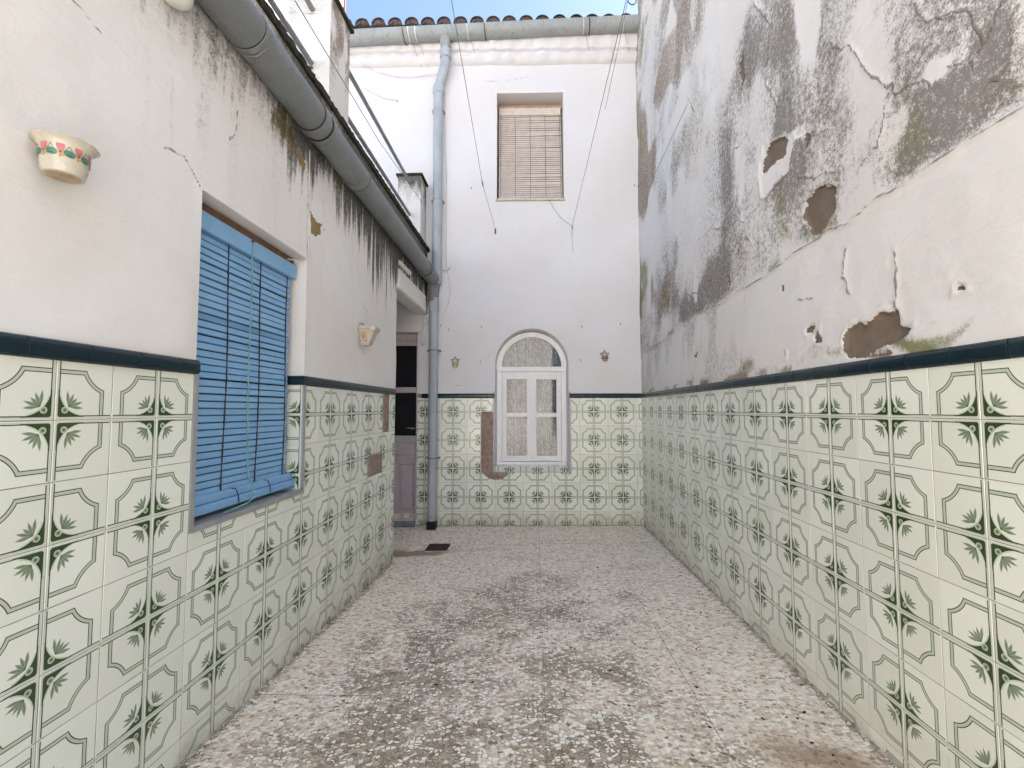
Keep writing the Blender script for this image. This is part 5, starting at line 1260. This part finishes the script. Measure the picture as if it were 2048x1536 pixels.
single('clothes_line', 'short faint line from a hook in the right corner up along the stained wall', 'line', MB().tube([Ew(.018, -.02, 3.21), Vector((XR - .03, 4.2, 3.36)), Vector((XR - .01, 3.3, 3.45))], .0018, 5), 'wire', True, 'clothes lines')
# cables on the far wall
single('cable', 'slack grey cable drooping under the eaves from the near pillar to the downpipe bend', 'cable', MB().tube([(-3.4, -.03, 5.35), (-3.2, -.035, 5.185), (-3.094, -.035, 5.075), (-2.893, -.03, 4.965), (-2.651, -.025, 4.905), (-2.431, -.025, 4.903), (-2.234, -.03, 4.928), (-2.16, -.04, 4.925)], .0042, 6), 'cable_white', True, 'cables on the far wall', 'E')
single('cable', 'thin cable drooping to a wall hook above the roof rails', 'cable', MB().tube([(-3.3, -.02, 4.93), (-3.134, -.02, 4.855), (-2.955, -.015, 4.743), (-2.779, -.012, 4.656), (-2.658, -.012, 4.648)], .0025, 5), 'cable_white', True, 'cables on the far wall', 'E')
single('cable', 'thin white cable running down beside the upper downpipe and looping behind the lower one', 'cable', MB().tube([(-2.128, -.006, 4.75), (-2.118, -.006, 4.2), (-2.10, -.006, 3.7), (-2.10, -.006, 3.0), (-2.095, -.01, 2.74), (-2.06, -.012, 2.60), (-2.045, -.014, 2.48), (-2.07, -.014, 2.34), (-2.13, -.014, 2.23), (-2.20, -.012, 2.19), (-2.32, -.01, 2.12), (-2.40, -.01, 2.02)], .0035, 6), 'cable_white', True, 'cables on the far wall', 'E')
pg = thing('cable_joint', 'white terminal clip fixed aslant on the far wall right of the downpipe', 'junction box', (-2.10, -.01, 2.72), 'E')
part('body', MB().tube([(-2.135, -.012, 2.71), (-2.10, -.014, 2.72), (-2.045, -.018, 2.755)], [.007, .010, .008], 8), 'white_plastic', pg, True); part('screw', MB().tube([(-2.118, -.026, 2.716), (-2.118, -.004, 2.716)], .007, 8), 'wire', pg, True)
ps = thing('pendant_switch', 'small round white switch hanging on a cord beside the back door', 'switch', (-2.34, -.02, 1.93), 'E')
part('cord', MB().tube([(-2.325, -.015, 2.50), (-2.328, -.014, 2.3), (-2.335, -.014, 2.12), (-2.345, -.014, 2.0)], .006, 6), 'cable_white', ps, True)
part('cord', MB().tube([(-2.41, -.010, 2.03), (-2.36, -.012, 2.08), (-2.33, -.012, 2.13)], .003, 5), 'cable_white', ps, True)
part('cord', MB().tube([(-2.40, -.010, 2.02), (-2.37, -.012, 2.01), (-2.347, -.012, 1.97)], .003, 5), 'cable_white', ps, True)
part('body', MB().lathe((-2.343, -.022, 1.925), [(.0, .026), (.012, .024), (.021, .014), (.024, 0), (.021, -.014), (.012, -.023), (0, -.025)], 16), 'white_plastic', ps, True)
# hooks and nails
for u, z, lab in ((-2.149, 2.122, 'rusty nail just right of the lower downpipe, upper of two'), (-2.062, 2.078, 'rusty nail a hand right of the lower downpipe'), (-1.71, 2.109, 'small hook up left of the arched window'),
                  (-1.719, 1.729, 'small hook halfway up left of the arched window'), (-.633, 2.105, 'small hook up right of the arched window'), (-.221, 2.131, 'small hook high near the right corner'), (-.647, 1.743, 'small hook halfway up right of the arched window'),
                  (-1.826, 3.64, 'small nail left of the beige blind'), (-.049, 3.65, 'small nail near the corner, right of the beige blind'), (-2.657, 4.643, 'small hook holding a cable above the roof rails')):
    single('wall_hook', lab, 'hook', MB().tube([(0, .01, 0), (0, -.018, 0), (.002, -.022, -.012), (.002, -.016, -.02)], .0035, 6), 'rust', True, 'hooks and nails in the far wall', 'E', org=(0, 0, 0)).location = E2W(u, 0, z)
# hanging cable on left wall by the window
b = MB().tube([(XL + .004, 2.236, 2.55), (XL + .005, 2.243, 2.3), (XL + .005, 2.246, 2.08), (XL + .006, 2.242, 1.985), (XL - .02, 2.235, 1.968), (XL - .06, 2.17, 1.955)], .0035, 6)
single('cable', 'white cable coming down the left wall into the top corner of the window', 'cable', b, 'cable_white')

# ================================================================== POTS
def wallpot():
    cx, cy, z0 = XL + .054, 0.995, 1.757
    p = thing('wall_pot', 'cream ceramic wall pot with fluted rim and painted pink tulips, on the left wall', 'flower pot', (cx, cy, z0))
    K = .67
    fl = lambda t, h: 1 + (.022 * math.sin(t * 9) * max(0, (h - .095) / .03))
    prof = [(.0, .004), (.040, .004), (.050, .0), (.057, .003), (.058, .012), (.062, .020), (.0655, .06), (.069, .090), (.078, .108), (.092, .117), (.090, .1195), (.078, .110), (.066, .09), (.060, .03), (0, .025)]
    part('body', MB().lathe((cx, cy, z0), prof, 72, mod=fl), 'ceramic', p, True, auto=50); p.scale = (K, K, K)
    part('foot', MB().lathe((cx, cy, z0 - .0015), [(0, .006), (.012, .003), (.020, .0055), (.030, .002), (.046, .002), (.0475, .005)], 40), 'clay', p, True)
    rad = lambda h: .0632 + (h - .02) * .085 + .0012
    def P(t, h, k=0): r_ = rad(h) + k; return (cx + r_ * math.cos(t), cy + r_ * math.sin(t), z0 + h)
    gm, pk, oc, dk = MB(), MB(), MB(), MB()
    def ell(mb, t, h, a, bb, rot=0, n=14, k=0):
        c = [P(t + (a * math.cos(q) * math.cos(rot) - bb * math.sin(q) * math.sin(rot)) / .062, h + a * math.cos(q) * math.sin(rot) + bb * math.sin(q) * math.cos(rot), k) for q in [2 * math.pi * i / n for i in range(n)]]
        mb.add([P(t, h, k)] + c, [(0, i + 1, (i + 1) % n + 1) for i in range(n)])
    def stroke(mb, pts, w, k=0):
        v = []
        for i, (t, h) in enumerate(pts):
            w_ = w * (1 - .5 * i / len(pts)); v += [P(t - w_ / .062, h, k), P(t + w_ / .062, h, k)]
        mb.add(v, [(2 * i, 2 * i + 1, 2 * i + 3, 2 * i + 2) for i in range(len(pts) - 1)])
    N = 9
    for i in range(N):
        t = 2 * math.pi * i / N - .2; q = 2 * math.pi / N
        for dx in (-.075, 0, .075): ell(pk, t + dx, .079, .0050, .0135, -dx * 3)
        ell(pk, t, .070, .0075, .0065)
        ell(dk, t, .063, .0035, .0025, k=.0003)
        stroke(oc, [(t, .062), (t - .01, .054), (t - .03, .044)], .0022, .0002)
        ell(oc, t + .09, .054, .006, .003, .5)
        ell(gm, t + q * .5, .0615, .0150, .0115, -.25); ell(dk, t + q * .5, .0555, .009, .0016, -.1, k=.0004)
        stroke(dk, [(t + q * .22, .066), (t + q * .36, .078), (t + q * .46, .088)], .0009, .0003); stroke(dk, [(t + q * .78, .066), (t + q * .6, .074), (t + q * .46, .088)], .0009, .0003)
    part('painted_leaves', gm, 'paint_green', p); part('painted_tulips', pk, 'paint_pink', p); part('painted_stems', oc, 'paint_ochre', p, kind='stuff'); part('painted_outlines', dk, 'paint_dark', p)
wallpot()
def planter():
    y0, y1, z0, z1 = 2.935, 3.075, 1.640, 1.762
    p = thing('wall_planter', 'small white wall planter with painted red and yellow bouquet, between window and passage', 'flower pot', (XL, 3.0, z0))
    b = MB(); yc = (y0 + y1) / 2
    def ring(w, d, z): return [(XL + .002, yc - w, z), (XL + d * .75, yc - w, z), (XL + d, yc - w * .75, z), (XL + d, yc + w * .75, z), (XL + d * .75, yc + w, z), (XL + .002, yc + w, z)]
    rs = [ring(.040, .055, z0), ring(.052, .078, z0 + .05), ring(.060, .093, z1 - .03), ring(.067, .104, z1 - .026), ring(.069, .106, z1), ring(.063, .098, z1), ring(.055, .085, z1 - .03)]
    vs = sum(rs, []); fs = [(i * 6 + j, i * 6 + (j + 1) % 6, (i + 1) * 6 + (j + 1) % 6, (i + 1) * 6 + j) for i in range(6) for j in range(6)] + [tuple(range(6))[::-1], tuple(36 + j for j in range(6))]
    b.add(vs, fs); part('body', b, 'ceramic', p)
    # painted decoration on front (-y side as seen) and outer face
    def dec(mb, pts, f): mb.add([f(*q) for q in pts], [tuple(range(len(pts)))])
    # side facing the camera: plane between (x=XL..d*.75, y=yc-w(z))
    def side(a, h):   # a 0..1 outward, h height
        k = (h) / (z1 - .03 - z0); w = .040 + .020 * k; d = (.055 + .038 * k) * .75; return (XL + d * a, yc - w - .0012, z0 + h)
    def front(a, h):
        k = (h) / (z1 - .03 - z0); w = .040 + .020 * k; d = .055 + .038 * k; return (XL + d + .0012, yc + w * .72 * (2 * a - 1), z0 + h)
    for f in (side, front):
        mr, my, mbk = MB(), MB(), MB()
        for an in range(-3, 4):
            a_ = an * .28; dec(mr, [(.5, .03), (.5 + .3 * math.sin(a_) - .02, .03 + .042 * math.cos(a_)), (.5 + .36 * math.sin(a_), .03 + .05 * math.cos(a_)), (.5 + .3 * math.sin(a_) + .03, .03 + .038 * math.cos(a_))], f)
        dec(mr, [(.47, .006), (.53, .006), (.52, .034), (.48, .034)], f)
        for (c, h) in ((.28, .072), (.40, .078), (.62, .078), (.76, .07), (.82, .055), (.18, .06)): dec(my, [(c - .07, h), (c, h - .006), (c + .07, h), (c, h + .008)], f)
        for c in (.18, .84): dec(mbk, [(c - .07, .022), (c, .016), (c + .07, .03), (c, .036)], f)
        dec(my, [(.03, .003), (.97, .003), (.97, .007), (.03, .007)], f)
        for i in range(9): dec(my, [(i / 9, .101), (i / 9 + .05, .098), (i / 9 + .09, .104), (i / 9 + .05, .108)], lambda a, h, f=f: tuple(q + (dq) for q, dq in zip(f(a, h), ((0.0, -.006, 0) if f is side else (.008, 0, 0)))))
        part('painted_fan', mr, 'paint_red', p); part('painted_petals', my, 'paint_ochre', p, kind='stuff'); part('painted_leaves', mbk, 'paint_blue', p)
    part('hanger', MB().tube([(XL - .01, yc - .03, z1 + .02), (XL + .02, yc - .03, z1 + .022), (XL + .022, yc - .03, z1 - .01)], .003, 6).tube([(XL - .01, yc - .06, z1 + .015), (XL + .015, yc - .055, z1 + .018)], .002, 5), 'rust', p, True)
planter()
def starpot(u, z, lab, c):
    p = thing('star_pot', lab, 'flower pot', (u, 0, z), 'E', group='star-shaped wall pots')
    b = MB(); pts = []
    for i in range(10):
        r_ = .058 if i % 2 == 0 else .033; a = math.pi / 2 + i * math.pi / 5; pts.append((u + r_ * math.cos(a), z + .030 + r_ * math.sin(a) * .95))
    b.prism(pts, lambda s, q: (s, -.016, q), lambda s, q: (s, -.002, q)); part('star', b, 'ceramic', p)
    for k_ in range(10):
        a = math.pi / 2 + k_ * math.pi / 5; r_ = .040 if k_ % 2 == 0 else .024
        b = MB().lathe((u + r_ * math.cos(a), 0, z + .030 + r_ * math.sin(a) * .95), [(0, 0), (.001, 0)], 3); b = MB(); cx_, cz_ = u + r_ * math.cos(a), z + .030 + r_ * math.sin(a) * .95
        b.add([(cx_ + .0095 * math.cos(q * math.pi / 4), -.0172, cz_ + .0095 * math.sin(q * math.pi / 4)) for q in range(8)], [tuple(range(8))]); part('painted_dot', b, 'paint_blue', p)
    b = MB().lathe((u + .002, -.024, z - .038), [(.0, 0), (.020, 0), (.026, .01), (.031, .05), (.034, .056), (.029, .056), (.024, .02), (0, .015)], 20); part('cup', b, c, p, True)
    b = MB()
    for i in range(9):
        a = -math.pi * (i + .5) / 9; b.add([(u + .002 + .0318 * math.cos(a + q[0]), -.024 + .0318 * math.sin(a + q[0]), z - .038 + .03 + q[1]) for q in ((-.1, -.012), (.1, -.008), (.08, .014), (-.08, .01))], [(0, 1, 2, 3)])
    part('painted_petals', b, 'paint_ochre' if c == 'ceramic' else 'paint_dark', p)
starpot(-1.990, 1.700, 'small star-shaped blue-and-white wall pot between downpipe and arched window', 'ceramic')
starpot(-.392, 1.762, 'small star-shaped wall pot with reddish cup, right of the arched window', 'clay')
# round white fitting (junction box) on the left wall at the top of the picture
cx, cy, cz = XL + .05, 1.305, 2.492
wl = thing('wall_fitting', 'round white fitting on the left wall beside the gutter pipe, cut by the top edge', 'wall fitting', (cx, cy, cz))
part('body', MB().lathe((cx, cy, cz), [(0, -.018), (.022, -.017), (.036, -.008), (.042, .006), (.043, .05), (.040, .055), (0, .055)], 28), 'white_plastic', wl, True)
part('stem', MB().tube([(XL - .01, cy, cz + .03), (cx, cy, cz + .03)], .012, 8), 'white_plastic', wl, True)

# ================================================================== BEYOND
bd = thing('apartment_building', 'salmon-coloured sunlit building seen in the gap left of the near roof pillar', 'building', (-9.6, 9.5, 0)); bd.rotation_euler = (0, 0, R(50))
part('wall', MB().box((-13.5, 8.5, -.3), (-4.6, 9.3, 16.5)), 'salmon', bd)
part('ledge', MB().box((-13.6, 8.42, 10.3), (-4.52, 8.5, 11.35), .01), 'gutter_grey', bd)
part('parapet', MB().box((-13.6, 8.40, 16.5), (-4.5, 9.4, 16.7), .01), 'salmon', bd)
for x in (-6.6, -8.6, -10.6):
    w_ = part('window', MB().box((x - .45, 8.47, 13.9), (x + .45, 8.499, 15.2)), 'white_paint', bd); part('pane', MB().box((x - .38, 8.46, 13.97), (x + .38, 8.469, 15.13)), 'door_glass', w_)
single('antenna_mast', 'thin dark red mast standing beyond the near pillar against the sky', 'mast', MB().tube([(-3.495, .55, 5.5), (-3.505, .55, 8.2)], .017, 8), 'mast_red', True, None, 'E')
single('cable', 'thin grey wire hanging beside the red mast against the sky', 'cable', MB().tube([(-3.55, .55, 5.5), (-3.545, .55, 8.2)], .003, 5), 'wire', True, 'cables on the far wall', 'E')
# unseen wall, house and paving added behind the viewer for bounce light
bw = thing('bounce_wall', 'unseen low whitewashed wall, added for bounce light, closing the open patio behind the viewpoint', 'wall', (0, -11, 0))
part('masonry', MB().box((2.6, -11.3, -.3), (9, -11, 2.4)), 'plaster_end', bw)
nh = thing('bounce_block', 'unseen sunlit white house added for bounce light behind the viewpoint across the open patio', 'building', (-3.5, -6.5, 0)); nh.rotation_euler = (0, 0, math.atan2(-7, 9))
b = MB().box((-5.6, -3.6, -.3), (6.6, 0, 7.0)); me = b.mesh('wall'); me.materials.append(MAT['plaster_bounce']); o = bpy.data.objects.new('wall', me); link(o, nh)
for xw in (-4.0, -1.4, 1.2, 3.8):
    for zw in (1.1, 4.2):
        me = MB().box((xw - .5, -.02, zw), (xw + .5, .03, zw + 1.4)).mesh('window'); me.materials.append(MAT['blind_beige']); o = bpy.data.objects.new('window', me); link(o, nh)
o = single('bounce_patio', None, None, MB().box((-9.4, -11, -.25), (9, -3.0, -.0)).box((-9.4, -3.0, -.25), (XL - 2.6, -.62, -.0)).box((XR + .01, -3.0, -.25), (9, -.62, -.0)).box((XL - 2.6, -3.0, -.25), (XL - .004, -.62, .0)), 'bounce_patio', False, kind='structure')  # unseen sunlit paving, added to throw light into the yard

# ================================================================== LITTER ON THE FLOOR
rl = random.Random(21)
seedpos = [(.83, 1.78), (.92, 1.79), (.955, 1.785), (1.0, 1.82), (.93, 1.655), (.965, 1.60), (.62, 1.73), (.88, 1.50), (.78, 1.33), (.99, 1.44), (.77, 2.3), (.94, 2.72), (1.05, 3.0), (.55, 1.95), (-.42, 1.98), (-.58, 2.1), (-.27, 2.0),
           (.42, 2.45), (.66, 1.98), (.33, 2.1), (.19, 2.3), (.24, 2.6), (.47, 3.55), (-.6, 3.5), (-.35, 4.0), (.18, 2.9), (1.09, 2.0), (.36, 1.85), (-.28, 1.45)]
sm = []
for q in range(4):
    b = MB(); n = 7; prof = [(0, -.3), (.7, -.25), (1, .1), (.75, .6), (0, .8)]
    vs = []; 
    for (r_, h) in prof:
        for k_ in range(n): a = 2 * math.pi * k_ / n; j = 1 + rl.uniform(-.25, .25); vs.append((r_ * math.cos(a) * j, r_ * math.sin(a) * j * .75, h * .6))
    b.add(vs, [(i * n + k_, i * n + (k_ + 1) % n, (i + 1) * n + (k_ + 1) % n, (i + 1) * n + k_) for i in range(4) for k_ in range(n)]); me = b.mesh('dried_seed'); me.polygons.foreach_set('use_smooth', [True] * len(me.polygons)); me.materials.append(MAT['seed']); sm.append(me)
for i, (x, y) in enumerate(seedpos):
    o = bpy.data.objects.new('dried_seed', sm[i % 4]); link(o); s = rl.uniform(.0045, .0072); o.location = (x, y, fz(x, y) + s * .3); o.scale = (s * rl.uniform(1, 1.6), s, s); o.rotation_euler = (0, 0, rl.uniform(0, 6))
    o['label'] = 'tiny black dried seed lying loose on the speckled terrazzo floor'; o['category'] = 'seed'; o['group'] = 'dried seeds scattered on the floor'
def fillet(pts, nrm, seed):
    b = MB(); n = len(pts); vs = []; rr = random.Random(seed)
    for i, (x, y) in enumerate(pts):
        w = .004 + .010 * float(fbm(np.array([i * .21]), np.array([seed * 1.]), 7, 3)[0]) ** 1.5 * 1.6; h = .003 + .010 * float(fbm(np.array([i * .3]), np.array([seed * 3.]), 9, 3)[0]) + rr.uniform(-.001, .001)
        z = fz(x, y); vs += [(x - nrm[0] * .002, y - nrm[1] * .002, z + h), (x + nrm[0] * w * .4, y + nrm[1] * w * .4, z + h * .35), (x + nrm[0] * w, y + nrm[1] * w, z + .0003)]
    b.add(vs, [(i * 3 + k, (i + 1) * 3 + k, (i + 1) * 3 + k + 1, i * 3 + k + 1) for i in range(n - 1) for k in range(2)]); return b
fm_ = fillet([(XR, .2 + .012 * i) for i in range(390)], (-1, 0), 1)
for q in (fillet([(XL, .2 + .012 * i) for i in range(295)], (1, 0), 2), fillet([(XR - 2.38 * i / 200, Y0 - 2.38 * i / 200 * A) for i in range(201)], (0, -1), 3)): fm_.add(q.v, q.f)
o = part('wall_foot_mortar', fm_, 'foot_mortar', floor_root, True, kind='stuff')
# crumbs gathered along the wall foot
b = MB()
for i in range(700):
    side = rl.random(); y = rl.uniform(.9, 4.7)
    if side < .42: x = XR - abs(rl.gauss(0, .012)) - .003
    elif side < .85:
        y = rl.uniform(.9, 3.7); x = XL + abs(rl.gauss(0, .014)) + .003
    else: x = rl.uniform(-1.0, 1.1); y = Y0 + (x - XR) * .03 - abs(rl.gauss(0, .012)) - .003
    z = fz(x, y); s = rl.uniform(.0008, .0032); a = rl.uniform(0, 6)
    b.add([(x + s * math.cos(a + k_ * 2.1) * (1 + (k_ == 1)), y + s * math.sin(a + k_ * 2.1), z) for k_ in range(3)] + [(x, y, z + s * .9)], [(0, 1, 3), (1, 2, 3), (2, 0, 3)])
single('leaf_litter', 'dark crumbs and dirt gathered along the foot of the tiled walls', 'litter', b, 'leaf_litter', False, kind='stuff')
